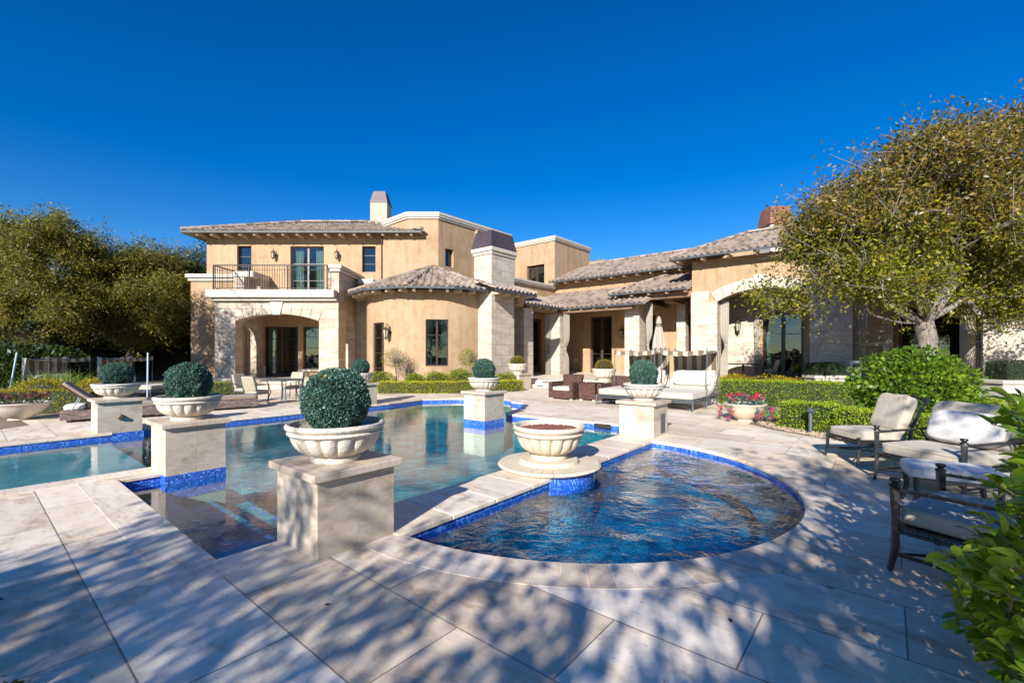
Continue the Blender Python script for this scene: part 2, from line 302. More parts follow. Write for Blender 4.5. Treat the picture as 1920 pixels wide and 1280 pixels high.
# ---------------------------------------------------------------- mesh building
SPLIT = {'canopy_post', 'scroll_trim', 'side_curtain', 'glazing_bar', 'stone_pier', 'cornice', 'wall', 'beam', 'parapet', 'window_sill', 'ceiling', 'porch_floor', 'arch_stone', 'step_light', 'balcony_cornice', 'fireplace_surround', 'porch_wall', 'leg'}
class MB:
    def __init__(s, M=None): s.v = []; s.f = []; s.M = M
    def add(s, vs, fs, M=None):
        o = len(s.v)
        for p in vs:
            p = Vector(p)
            if M is not None: p = M @ p
            if s.M is not None: p = s.M @ p
            s.v.append(p)
        for f in fs: s.f.append(tuple(i+o for i in f))
        return s
    def box(s, x0, x1, y0, y1, z0, z1, M=None):
        if x0 > x1: x0, x1 = x1, x0
        if y0 > y1: y0, y1 = y1, y0
        return s.add([(x0, y0, z0), (x1, y0, z0), (x1, y1, z0), (x0, y1, z0), (x0, y0, z1), (x1, y0, z1), (x1, y1, z1), (x0, y1, z1)],
              [(0, 3, 2, 1), (4, 5, 6, 7), (0, 1, 5, 4), (1, 2, 6, 5), (2, 3, 7, 6), (3, 0, 4, 7)], M)
    def abox(s, a0, a1, b0, b1, z0, z1): return s.box(-a0, -a1, b0, b1, z0, z1, RF)
    def frust(s, cx, cy, z0, z1, w0, d0, w1, d1, M=None):
        vs = [(cx+sx*w*.5, cy+sy*d*.5, z) for z, w, d in ((z0, w0, d0), (z1, w1, d1)) for sx, sy in ((-1, -1), (1, -1), (1, 1), (-1, 1))]
        return s.add(vs, [(0, 3, 2, 1), (4, 5, 6, 7), (0, 1, 5, 4), (1, 2, 6, 5), (2, 3, 7, 6), (3, 0, 4, 7)], M)
    def bar(s, p, q, w, h=None, M=None):
        p, q = Vector(p), Vector(q); h = h or w; d = q-p; l = d.length
        if l < 1e-6: return s
        z = d/l; up = Vector((0, 0, 1)) if abs(z.z) < .95 else Vector((0, 1, 0))
        x = z.cross(up).normalized(); y = x.cross(z)
        vs = [p+x*a*w*.5+y*b*h*.5+z*t for t in (0, l) for a, b in ((-1, -1), (1, -1), (1, 1), (-1, 1))]
        return s.add(vs, [(0, 1, 2, 3), (7, 6, 5, 4), (0, 4, 5, 1), (1, 5, 6, 2), (2, 6, 7, 3), (3, 7, 4, 0)], M)
    def tube(s, pts, r, n=8, M=None, cap=True):
        pts = [Vector(p) for p in pts]; k = len(pts)
        rr = r if isinstance(r, (list, tuple)) else [r]*k
        vs = []; prev = None
        for i, p in enumerate(pts):
            t = (pts[min(i+1, k-1)]-pts[max(i-1, 0)]).normalized()
            if prev is None:
                up = Vector((0, 0, 1)) if abs(t.z) < .9 else Vector((1, 0, 0)); x = t.cross(up).normalized()
            else: x = (prev - t*prev.dot(t)).normalized()
            prev = x; y = t.cross(x)
            for j in range(n):
                a = 2*math.pi*j/n; vs.append(p+(x*math.cos(a)+y*math.sin(a))*rr[i])
        fs = [(i*n+j, i*n+(j+1) % n, (i+1)*n+(j+1) % n, (i+1)*n+j) for i in range(k-1) for j in range(n)]
        if cap: fs += [tuple(range(n))[::-1], tuple((k-1)*n+j for j in range(n))]
        return s.add(vs, fs, M)
    def lathe(s, prof, n=24, c=(0, 0, 0), mod=None, M=None):
        vs = []
        for i, (r, z) in enumerate(prof):
            for j in range(n):
                a = 2*math.pi*j/n; q = r*(mod(i, a) if mod else 1.0); vs.append((c[0]+q*math.cos(a), c[1]+q*math.sin(a), c[2]+z))
        k = len(prof)
        fs = [(i*n+j, i*n+(j+1) % n, (i+1)*n+(j+1) % n, (i+1)*n+j) for i in range(k-1) for j in range(n)]
        fs += [tuple(range(n))[::-1], tuple((k-1)*n+j for j in range(n))]
        return s.add(vs, fs, M)
    def sellip(s, c, r, e=.3, n=14, M=None, bul=0.0):
        def f(x, p): return math.copysign(abs(x)**p, x)
        vs = []
        for i in range(n+1):
            ph = -math.pi/2+math.pi*i/n
            for j in range(2*n):
                th = math.pi*j/n
                x = f(math.cos(ph), e)*f(math.cos(th), e); y = f(math.cos(ph), e)*f(math.sin(th), e); z = f(math.sin(ph), e*1.6)
                z *= 1+bul*(math.cos(x*1.57)*math.cos(y*1.57))-bul*.4
                if n >= 12: z += .022*math.sin(x*5.3+c[0]*3+1.1)*math.sin(y*4.1+.7); y += .02*math.sin(x*7+2)*abs(math.cos(ph)); x += .02*math.sin(z*6+y*5)
                vs.append((c[0]+x*r[0], c[1]+y*r[1], c[2]+z*r[2]))
        m = 2*n
        fs = [(i*m+j, i*m+(j+1) % m, (i+1)*m+(j+1) % m, (i+1)*m+j) for i in range(n) for j in range(m)]
        return s.add(vs, fs, M)
    def poly(s, pts, z0, z1):
        n = len(pts); vs = [(p[0], p[1], z0) for p in pts]+[(p[0], p[1], z1) for p in pts]
        s.add(vs, [tuple(range(n))[::-1], tuple(range(n, 2*n))]+[(i, (i+1) % n, n+(i+1) % n, n+i) for i in range(n)]); return s
    def build(s, name, mat, parent=None, smooth=False, bevel=0.0, loc=None):
        if name in SPLIT and len(s.v):
            gs = s.groups()
            if len(gs) > 1:
                out = []
                for vi in gs:
                    m = MB(); mp = {}
                    for i in vi: mp[i] = len(m.v); m.v.append(s.v[i])
                    m.f = [tuple(mp[i] for i in f) for f in s.f if f[0] in mp]; out.append(m.build1(name, mat, parent, smooth, bevel, loc))
                return out[0]
        return s.build1(name, mat, parent, smooth, bevel, loc)
    def groups(s, tol=.03):
        p = list(range(len(s.v)))
        def fd(i):
            while p[i] != i: p[i] = p[p[i]]; i = p[i]
            return i
        for f in s.f:
            for i in f[1:]: p[fd(i)] = fd(f[0])
        g = {}
        for i in range(len(s.v)): g.setdefault(fd(i), []).append(i)
        gs = list(g.values()); bb = [[(min(s.v[i][k] for i in q), max(s.v[i][k] for i in q)) for k in range(3)] for q in gs]; n = len(gs); pp = list(range(n))
        def f2(i):
            while pp[i] != i: i = pp[i]
            return i
        for i in range(n):
            for j in range(i):
                if all(bb[i][k][0]-tol < bb[j][k][1] and bb[j][k][0]-tol < bb[i][k][1] for k in range(3)): pp[f2(i)] = f2(j)
        o = {}
        for i in range(n): o.setdefault(f2(i), []).extend(gs[i])
        return list(o.values())
    def build1(s, name, mat, parent=None, smooth=False, bevel=0.0, loc=None):
        me = bpy.data.meshes.new(name); me.from_pydata([tuple(p) for p in s.v], [], s.f); me.update(calc_edges=True)
        o = bpy.data.objects.new(name, me); COL.objects.link(o); me.materials.append(mat)
        if smooth:
            me.shade_smooth() if hasattr(me, 'shade_smooth') else None
            try: me.set_sharp_from_angle(angle=R(40))
            except Exception: pass
        if parent is not None: o.parent = parent
        if loc is not None: o.location = loc
        if bevel:
            md = o.modifiers.new('bevel', 'BEVEL'); md.width = bevel; md.segments = 2; md.limit_method = 'ANGLE'; md.angle_limit = R(40)
        return o
def npmesh(name, verts, faces, mat, parent=None, smooth=False):
    """verts (n,3) float, faces (m,4) int"""
    me = bpy.data.meshes.new(name); k = faces.shape[1]
    me.vertices.add(len(verts)); me.vertices.foreach_set('co', verts.astype(np.float32).ravel())
    me.loops.add(faces.size); me.loops.foreach_set('vertex_index', faces.astype(np.int32).ravel())
    me.polygons.add(len(faces)); me.polygons.foreach_set('loop_start', np.arange(0, faces.size, k, dtype=np.int32))
    me.update(calc_edges=True); me.materials.append(mat)
    o = bpy.data.objects.new(name, me); COL.objects.link(o)
    if smooth: me.polygons.foreach_set('use_smooth', np.ones(len(faces), dtype=bool))
    if parent is not None: o.parent = parent
    return o
def tag(o, label=None, cat=None, group=None, kind=None):
    if label: o['label'] = label
    if cat: o['category'] = cat
    if group: o['group'] = group
    if kind: o['kind'] = kind
    return o
def thing(name, label, cat, loc=(0, 0, 0), rz=0.0, group=None):
    o = bpy.data.objects.new(name, None); COL.objects.link(o); o.location = loc; o.rotation_euler = (0, 0, rz); o.empty_display_size = .2
    return tag(o, label, cat, group)
def dup(root, loc, rz=None, label=None, scale=None, group=None):
    def cp(o, par):
        c = o.copy(); COL.objects.link(c); c.parent = par
        for ch in list(o.children):
            if ch is not c: cp(ch, c)
        return c
    r = cp(root, None); r.location = loc
    if rz is not None: r.rotation_euler = (0, 0, rz)
    if scale is not None: r.scale = (scale,)*3 if isinstance(scale, float) else scale
    if label: r['label'] = label
    if group: r['group'] = group
    return r

# leaves: a flat kinked diamond of 4 vertices each
def leaves_np(P, size, asp=.45, Dn=None, up=0.0, jit=.35, align=.5):
    n = len(P); sz = size*(1+jit*(rng.random(n)-.5)*2)
    d = rng.normal(size=(n, 3))
    if Dn is not None: d = d/np.linalg.norm(d, axis=1)[:, None]*(1-align)*1.4+Dn*align*1.4
    d[:, 2] += up; d /= np.linalg.norm(d, axis=1)[:, None]+1e-9
    r = rng.normal(size=(n, 3)); s = np.cross(d, r); s /= np.linalg.norm(s, axis=1)[:, None]+1e-9
    nn = np.cross(s, d); sz = sz[:, None]; w = sz*asp*.5
    V = np.stack([P, P+d*sz*.5+s*w+nn*sz*.08, P+d*sz, P+d*sz*.5-s*w+nn*sz*.08], axis=1).reshape(-1, 3)
    F = np.arange(n*4).reshape(n, 4)
    return V, F
def cloud_ellipsoid(n, c, r, shell=.55):
    d = rng.normal(size=(n, 3)); d /= np.linalg.norm(d, axis=1)[:, None]
    q = (shell+(1-shell)*rng.random(n))**.6
    return np.array(c)+d*q[:, None]*np.array(r), d
def slab(mb, outer, holes, thick, Mx):
    """wall slab in (s,z) with holes, extruded along local +y"""
    vs = []; ed = []; loops = [outer]+holes
    for lp in loops:
        o = len(vs); vs += [Vector((p[0], p[1])) for p in lp]; ed += [(o+i, o+(i+1) % len(lp)) for i in range(len(lp))]
    rv, re, rf, *_ = delaunay_2d_cdt(vs, ed, [], 1, 1e-6)
    def inside(p, lp):
        c = False; j = len(lp)-1
        for i in range(len(lp)):
            a, b = lp[i], lp[j]
            if (a[1] > p[1]) != (b[1] > p[1]) and p[0] < (b[0]-a[0])*(p[1]-a[1])/(b[1]-a[1])+a[0]: c = not c
            j = i
        return c
    fs = []
    for f in rf:
        cx = sum(rv[i].x for i in f)/len(f); cy = sum(rv[i].y for i in f)/len(f)
        if inside((cx, cy), outer) and not any(inside((cx, cy), h) for h in holes): fs.append(tuple(f))
    if thick is None:
        mb.add([(v.x, v.y, 0) for v in rv], fs, Mx); return
    n = len(rv)
    mb.add([(v.x, 0, v.y) for v in rv]+[(v.x, thick, v.y) for v in rv], fs+[tuple(i+n for i in f)[::-1] for f in fs], Mx)
    for lp in loops:
        k = len(lp); mb.add([(p[0], 0, p[1]) for p in lp]+[(p[0], thick, p[1]) for p in lp], [(i, (i+1) % k, k+(i+1) % k, k+i) for i in range(k)], Mx)
def rect(s0, s1, z0, z1): return [(s0, z0), (s1, z0), (s1, z1), (s0, z1)]
def archhole(s0, s1, z0, zs, rise, n=14):
    w = (s1-s0)/2; c = (s0+s1)/2; rad = (w*w+rise*rise)/(2*rise); cz = zs+rise-rad; a0 = math.asin(min(1, w/rad))
    if rise > w*.99: a0 = math.pi/2
    pts = [(s0, z0), (s1, z0)]
    for i in range(n+1):
        a = a0-2*a0*i/n; pts.append((c+rad*math.sin(a), cz+rad*math.cos(a)))
    return pts
def ground_sheet(name, outer, holes, z, mat, kind='structure'):
    mb = MB(); slab(mb, outer, holes, None, Matrix.Translation((0, 0, z))); o = mb.build(name, mat); tag(o, kind=kind); return o

# ================================================================ SETTING: ground, deck, pool
def abp(l): return [tuple(AB(a, b).xy) for a, b in l]
pool_ab = [(4.0, 1.25), (7.52, 1.25), (7.52, 1.8), (7.96, 1.8), (7.96, -9), (12.04, -9), (12.04, 2.45), (12.28, 2.45), (12.28, 8.7), (12.5, 10.25), (11.8, 11.2),
           (10.3, 12.1), (9.97, 12.02), (9.5, 11.55), (9.04, 11.56), (8.26, 10.5), (7.95, 9.4), (7.55, 9.2), (4.7, 9.45), (4.03, 9.1), (4.03, 1.8), (4.0, 1.8)]
SC, SR = (3.42, 5.28), 2.80
t0 = math.acos((3.42-3.33)/SR) if False else math.pi/2
spa_ab = []
for i in range(49):
    t = math.pi*(.5+.02)+(math.pi*(1-.04))*i/48
    spa_ab.append((SC[0]+SR*math.cos(t), SC[1]+SR*math.sin(t)))
spa_ab = [(3.33, SC[1]+SR*math.sin(math.pi*.52))]+spa_ab[1:-1]+[(3.33, SC[1]-SR*math.sin(math.pi*.52))]
pool_xy, spa_xy = abp(pool_ab), abp(spa_ab)
deck_xy = [(-13, -9), (12, -9), (10, 3), (7.9, 6.0), (6.7, 7.4), (6.0, 8.2), (5.45, 9.5), (5.35, 10.3), (6.1, 11.2), (6.9, 12.6), (7.3, 16), (5, 18.6), (3.6, 21.4), (.6, 21.4), (.45, 19.9), (-1.8, 18.5),
           (-5.4, 18.3), (-7.4, 19.6), (-8.0, 21.9), (-14, 21.9), (-13.6, 19.5), (-10.4, 17.0), (-12.0, 15.2), (-11.6, 12.4), (-11.9, 11.0), (-10.7, 10.1), (-10.75, 9.2), (-13, 6.6)]
BIG = [(-400, -150), (400, -150), (400, 900), (-400, 900)]
ground_sheet('ground', BIG, [pool_xy, spa_xy], -.012, M['mulch'])
ground_sheet('paving', deck_xy, [pool_xy, spa_xy], 0.0, M['deck'])
# pool shell
def shell(name, loop, z0, z1, mat, off=0.0):
    n = len(loop); mb = MB()
    c = Vector((sum(p[0] for p in loop)/n, sum(p[1] for p in loop)/n))
    area = sum(loop[i][0]*loop[(i+1) % n][1]-loop[(i+1) % n][0]*loop[i][1] for i in range(n))
    sg = 1 if area > 0 else -1
    pts = []
    for i in range(n):
        p0, p1, p2 = Vector(loop[i-1]), Vector(loop[i]), Vector(loop[(i+1) % n])
        d1 = (p1-p0).normalized(); d2 = (p2-p1).normalized(); n1 = Vector((-d1.y, d1.x))*sg; n2 = Vector((-d2.y, d2.x))*sg
        m = n1+n2; m = m/max(m.length_squared, .2)*2*.5*2 if m.length > 1e-3 else n1
        pts.append(p1+(n1+n2).normalized()*off/max(.4, (n1+n2).normalized().dot(n1)) if (n1+n2).length > 1e-3 else p1)
    mb.add([(p.x, p.y, z0) for p in pts]+[(p.x, p.y, z1) for p in pts], [(i, (i+1) % n, n+(i+1) % n, n+i) for i in range(n)])
    o = mb.build(name, mat); tag(o, kind='structure'); return o
shell('pool_wall', pool_xy, -1.45, -.02, M['plaster'])
shell('pool_waterline_tile', pool_xy, -.20, -.012, M['tile'], .006)
shell('spa_wall', spa_xy, -1.25, -.02, M['spaplaster'])
shell('spa_waterline_tile', spa_xy, -.16, -.012, M['tile'], .006)
ground_sheet('pool_floor', pool_xy, [], -.85, M['plaster'])
ground_sheet('spa_floor', spa_xy, [], -.70, M['spaplaster'])
mb = MB(); mb.abox(7.98, 12.02, -9, 1.95, -1.34, -.26); tag(mb.build('pool_ledge', M['ledge']), kind='structure')
mb = MB(); mb.abox(4.03, 7.5, 1.27, 1.75, -1.34, -.30); mb.abox(4.03, 7.3, 1.75, 2.25, -1.34, -.46); mb.abox(4.03, 7.5, 2.25, 2.75, -1.34, -.62)
tag(mb.build('pool_steps', M['plaster']), kind='structure')
mb = MB()
for (bb, zz) in ((1.75, -.296), (2.25, -.456), (2.75, -.616)):
    for k in range(9): mb.abox(4.35+k*.33, 4.41+k*.33, bb-.09, bb-.03, zz-.006, zz+.004)
tag(mb.build('step_marker_tiles', M['tile']), kind='structure')
sb = [(SC[0]+(SR-.45)*math.cos(t), SC[1]+(SR-.45)*math.sin(t)) for t in [math.pi*(.53+.94*i/32) for i in range(33)]]
ground_sheet('spa_bench', spa_xy, [abp([(3.31, p[1]) if i in (0, 32) else p for i, p in enumerate(sb)])], -.38, M['spaplaster'])
ground_sheet('pool_water', pool_xy, [], -.12, M['water'])
ground_sheet('spa_water', spa_xy, [], -.085, M['spawater'])

# coping boards
def coping(name, path, width, blen, z=.0025, side=1, hang=.025):
    """path in ab, boards laid outward on the chosen side"""
    P = [AB(a, b).xy for a, b in path]; n = len(P); nr = []
    for i in range(n):
        d1 = (P[i]-P[i-1]).normalized() if i > 0 else (P[1]-P[0]).normalized()
        d2 = (P[i+1]-P[i]).normalized() if i < n-1 else d1
        n1 = Vector((-d1.y, d1.x))*side; n2 = Vector((-d2.y, d2.x))*side; m = (n1+n2).normalized(); m = m/max(.35, m.dot(n1)); nr.append(m)
    mb = MB(); g = .003
    for i in range(n-1):
        l = (P[i+1]-P[i]).length; k = max(1, round(l/blen))
        for j in range(k):
            f0, f1 = j/k, (j+1)/k; e = g/l
            f0 += e if j > 0 or i > 0 else 0; f1 -= e
            q = []
            for f in (f0, f1):
                p = P[i].lerp(P[i+1], f); m = nr[i].lerp(nr[i+1], f); q.append((p-m*hang, p-m*(hang-.012), p+m*width))
            (a0, b0, c0), (a1, b1, c1) = q
            zt = z; zb = -.045
            vs = [(a0.x, a0.y, zb), (a0.x, a0.y, zt-.016), (b0.x, b0.y, zt), (c0.x, c0.y, zt), (c0.x, c0.y, -.008),
                  (a1.x, a1.y, zb), (a1.x, a1.y, zt-.016), (b1.x, b1.y, zt), (c1.x, c1.y, zt), (c1.x, c1.y, -.008)]
            mb.add(vs, [(0, 5, 6, 1), (1, 6, 7, 2), (2, 7, 8, 3), (3, 8, 9, 4), (0, 1, 2, 3, 4), (9, 8, 7, 6, 5)])
    o = mb.build(name, M['coping']); tag(o, kind='structure'); return o
coping('pool_coping', [(4.0, 1.9), (4.0, 1.25), (7.52, 1.25), (7.52, 1.8)], .34, .95, side=1)
coping('pool_coping', [(7.96, 1.8), (7.96, -9)], .30, .9, side=1, z=.008)
coping('pool_coping', [(12.04, -9), (12.04, 1.95)], .33, .9, side=1)
coping('pool_coping', [(12.28, 2.42), (12.28, 8.7), (12.5, 10.25), (11.8, 11.2), (10.3, 12.1), (9.97, 12.02), (9.5, 11.55), (9.04, 11.56), (8.26, 10.5), (7.95, 9.4), (7.55, 9.2), (4.7, 9.45), (4.12, 9.15)], .33, .7, side=1)
coping('spa_coping', spa_ab, .36, .30, side=1, hang=.02)
mb = MB()
for k in range(9):
    b0, b1 = 2.44+k*.65, 2.44+(k+1)*.65-.005
    mb.abox(3.30, 4.06, b0, b1, -.045, .010)
tag(mb.build('divider_coping', M['coping'], bevel=.012), kind='structure')

# ================================================================ HOUSE
H = thing('house', 'large tan stucco mansion with clay tile roofs, round bay, balcony and arched stone loggias', 'house')
def fr(s0, y0, ang=0.0):   # frame: local x along wall, local y into the wall
    return Matrix.Translation((s0, y0, 0)) @ Matrix.Rotation(ang, 4, 'Z')
FW = Matrix.Identity(4)
def window(Mx, s0, s1, z0, z1, depth=.18, cols=2, rows=3, fm='wood', curtain=None, kind='window', fw=.07):
    """frame fitted in an opening; local frame x along wall, y inward"""
    w = s1-s0; cx = (s0+s1)/2
    mb = MB(Mx); y0, y1 = depth, depth+.07
    mb.box(s0, s0+fw, y0, y1, z0, z1); mb.box(s1-fw, s1, y0, y1, z0, z1); mb.box(s0+fw, s1-fw, y0, y1, z1-fw, z1); mb.box(s0+fw, s1-fw, y0, y1, z0, z0+fw*(2.5 if kind == 'door' else 1))
    for c in range(1, cols):
        x = s0+w*c/cols; mb.box(x-fw*.75, x+fw*.75, y0-.01, y1-.002, z0+fw*1.01, z1-fw*1.01)
    o = mb.build(kind, M[fm], H, bevel=.006)
    mu = MB(Mx)
    for c in range(cols):
        xa, xb = s0+w*c/cols+fw, s0+w*(c+1)/cols-fw
        for r in range(1, rows):
            z = z0+(z1-z0)*r/rows; mu.box(xa-.02, xb+.02, y0+.012, y1-.012, z-.014, z+.014)
    if rows > 1: mu.build('glazing_bar', M[fm], o)
    g = MB(Mx); g.box(s0+fw*.5, s1-fw*.5, y0+.03, y0+.036, z0+fw*.5, z1-fw*.5); g.build('pane', M['glass'], o)
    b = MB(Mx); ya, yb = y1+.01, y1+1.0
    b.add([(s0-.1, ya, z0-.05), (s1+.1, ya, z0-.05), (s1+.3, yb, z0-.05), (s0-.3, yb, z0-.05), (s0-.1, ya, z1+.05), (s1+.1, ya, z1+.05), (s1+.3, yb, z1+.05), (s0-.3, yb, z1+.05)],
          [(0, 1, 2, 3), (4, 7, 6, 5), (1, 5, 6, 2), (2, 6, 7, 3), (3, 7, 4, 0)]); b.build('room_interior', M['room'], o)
    if curtain:
        for (f0, f1) in curtain:
            c = MB(Mx); n = 24; vs = []
            for i in range(n+1):
                x = s0+fw+(w-2*fw)*(f0+(f1-f0)*i/n); yy = y1+.12+.035*math.sin(i*1.9)
                vs += [(x, yy, z0+.03), (x, yy, z1-.03)]
            c.add(vs, [(2*i, 2*i+2, 2*i+3, 2*i+1) for i in range(n)]); c.build('curtain', M['curtain'], o, smooth=True)
    if kind == 'door':
        k = MB(Mx); k.tube([(cx+.05, y0-.045, z0+1.0), (cx+.05, y0-.045, z0+1.25)], .012, 6); k.box(cx+.03, cx+.07, y0-.03, y0, z0+1.0, z0+1.03); k.build('handle', M['brass'], o)
    return o
# --- main left wing wall
UY = 24.6
mb = MB(Matrix.Translation((0, UY, 0)))
slab(mb, rect(-16.5, -6.84, 0, 8.2), [rect(-14.86, -14.09, 5.75, 7.40), rect(-11.98, -10.17, 4.62, 7.38), rect(-8.10, -7.37, 5.97, 7.38),
     rect(-13.44, -11.57, .34, 3.04), rect(-11.32, -10.44, .75, 3.04)], .35, FW)
mb.build('wall', M['stucco'], H)
F0 = Matrix.Translation((0, UY, 0))
window(F0, -14.86, -14.09, 5.75, 7.40, cols=1, rows=3, curtain=[(.0, 1)] if False else None)
window(F0, -11.98, -10.17, 4.62, 7.38, fm='palewood', cols=2, rows=3, kind='door', curtain=[(.05, .3), (.7, .95)])
window(F0, -8.10, -7.37, 5.97, 7.38, cols=1, rows=3)
window(F0, -13.44, -11.57, .34, 3.04, cols=2, rows=4, kind='door', curtain=[(.02, .28)])
window(F0, -11.32, -10.44, .75, 3.04, cols=1, rows=4)
mb = MB(); mb.box(-11.5, -9.2, UY-.16, UY+.02, .62, .74); mb.box(-13.5, -13.3, UY-.1, UY, 0.34, .9); mb.build('window_sill', M['trim'], H, bevel=.01)
# other walls of the left wing (closed volume)
mb = MB(); mb.box(-16.5, -16.15, UY+.352, 33, 0, 7.95); mb.box(-16.15, -4, 32.65, 33, 0, 7.95); mb.build('wall', M['stucco'], H)
# terrace side wall with cornice
mb = MB(); mb.box(-16.52, -14.06, 23.4, 24.58, 0, 5.3); mb.build('wall', M['stucco'], H)
mb = MB(); mb.box(-16.6, -14.0, 23.3, 24.59, 5.302, 5.46); mb.box(-16.68, -13.95, 23.2, 24.59, 5.462, 5.65); mb.build('cornice', M['trim'], H, bevel=.015)
# --- turret (angled tall block)
mb = MB(Matrix.Translation((0, 24.25, 0))); slab(mb, [(-6.85, 0), (-3.93, 0), (-3.93, 8.75), (-5.55, 8.75), (-5.55, 8.15), (-6.85, 8.15)], [], .3, FW); mb.build('wall', M['stucco'], H)
C1 = Vector((-3.93, 24.25)); b1 = C1.x*sT+C1.y*cT; a1 = -C1.x*cT+C1.y*sT
TF = Matrix.Translation((C1.x, C1.y, 0)) @ Matrix.Rotation(math.atan2(cT, sT), 4, 'Z')     # local x along v, local y to the left (inward)
mb = MB(TF); slab(mb, rect(0, 6.0, 0, 8.75), [rect(.50, 1.12, 6.32, 7.28)], .3, FW); mb.build('wall', M['stucco'], H)
window(TF, .50, 1.12, 6.32, 7.28, cols=1, rows=1)
mb = MB()
mb.add([(-5.55, 24.25, 7.5), (-7.1, 25.7, 7.5), (-7.1, 25.7, 8.75), (-5.55, 24.25, 8.75)], [(0, 1, 2, 3)])
mb.box(-7.1, -2, 26.4, 26.7, 5, 8.75); mb.build('wall', M['stucco'], H)
def cornice(path, z0, z1, out=.16, name='cornice'):
    mb = MB()
    for tier, (za, zb, o) in enumerate(((z0, z0+(z1-z0)*.30, out*.45), (z0+(z1-z0)*.30+.002, z0+(z1-z0)*.62, out*.8), (z0+(z1-z0)*.62+.002, z1, out))):
        P = [Vector(p) for p in path]; n = len(P); off = []
        for i in range(n):
            d1 = (P[i]-P[i-1]).normalized() if i else (P[1]-P[0]).normalized(); d2 = (P[i+1]-P[i]).normalized() if i < n-1 else d1
            n1 = Vector((d1.y, -d1.x)); n2 = Vector((d2.y, -d2.x)); m = (n1+n2).normalized(); off.append(m/max(.35, m.dot(n1)))
        for i in range(n-1):
            a, b = P[i], P[i+1]; q = [a+off[i]*o, b+off[i+1]*o, b-off[i+1]*.3, a-off[i]*.3]
            mb.poly([(p.x, p.y) for p in q], za, zb)
    return mb.build(name, M['trim'], H)
E1 = TF @ Vector((6.0, 0, 0))
cornice([(-7.3, 25.9), (-5.55, 24.25), (-3.93, 24.25), (E1.x, E1.y)], 8.752, 9.08)
mb = MB(); mb.poly([(-7.1, 25.7), (-5.55, 24.3), (-3.93, 24.3), (E1.x-.1, E1.y), (E1.x-3, E1.y+2.5), (-7, 29)], 8.6, 8.74); mb.build('roof_deck', M['trim'], H)
# --- far block (second flat roofed block)
mb = MB(); 
FB = Matrix.Translation(AB(21.6, 26.55)) @ Matrix.Rotation(R(-TH), 4, 'Z')     # local x toward -a
slab(mb, rect(0, 3.6, 4.5, 9.5), [rect(1.14, 2.70, 6.35, 7.98)], .3, FB); mb.build('wall', M['stucco'], H)
window(FB, 1.14, 2.70, 6.35, 7.98, cols=2, rows=2, fw=.09)
mb = MB(); mb.abox(18.3, 18.0, 26.85, 31.4, 4.5, 9.5); mb.abox(21.6, 18.3, 31.1, 31.4, 4.5, 9.5); mb.abox(21.9, 21.6, 21.0, 31.4, 4, 8.7); mb.build('wall', M['stucco'], H)
cornice([tuple(AB(21.6, 26.55).xy), tuple(AB(18.0, 26.55).xy), tuple(AB(18.0, 31.4).xy)], 9.502, 9.82)
cornice([tuple(AB(21.6, 20.0).xy), tuple(AB(21.6, 26.5).xy)], 8.702, 8.95)
mb = MB(); mb.abox(21.6, 18.05, 26.6, 31.4, 9.3, 9.48); mb.build('roof_deck', M['trim'], H)
# --- fireplace stack
mb = MB(); mb.abox(15.2, 14.08, 15.6, 17.25, 0, 6.2); st = mb.build('chimney', M['stoneR'], H)
mb = MB(); mb.abox(15.25, 14.03, 15.55, 17.30, 6.202, 6.34); mb.abox(15.31, 13.97, 15.49, 17.36, 6.342, 6.52); mb.build('chimney_cornice', M['trim'], st, bevel=.015)
mb = MB(RF); mb.frust(-14.64, 16.42, 6.54, 7.32, 1.30, 1.85, 1.0, 1.5); mb.build('chimney_cap', M['copper'], st)
mb = MB(RF); mb.box(-15.1, -14.18, 15.7, 17.15, 6.52, 6.58); mb.build('chimney_vent', M['fascia'], st)
mb = MB(); mb.box(-8.85, -7.80, 28.4, 29.5, 8.6, 11.0); st = mb.build('chimney', simple('pale_stucco', (.44, .36, .28), .85, 5, .12, .3), H)
mb = MB(); mb.frust(-8.325, 28.95, 11.0, 11.75, 1.1, 1.15, .72, .8); mb.build('chimney_cap', M['copper'], st)
mb = MB(); mb.box(15.0, 16.2, 26.4, 27.6, 7, 9.1); st = mb.build('chimney', M['trim'], H)
mb = MB(); mb.frust(15.6, 27, 9.1, 10.15, 1.4, 1.4, 1.1, 1.1); mb.build('chimney_cap', simple('rust_cap', (.22, .09, .055), .6, 5, .2, .1), st)
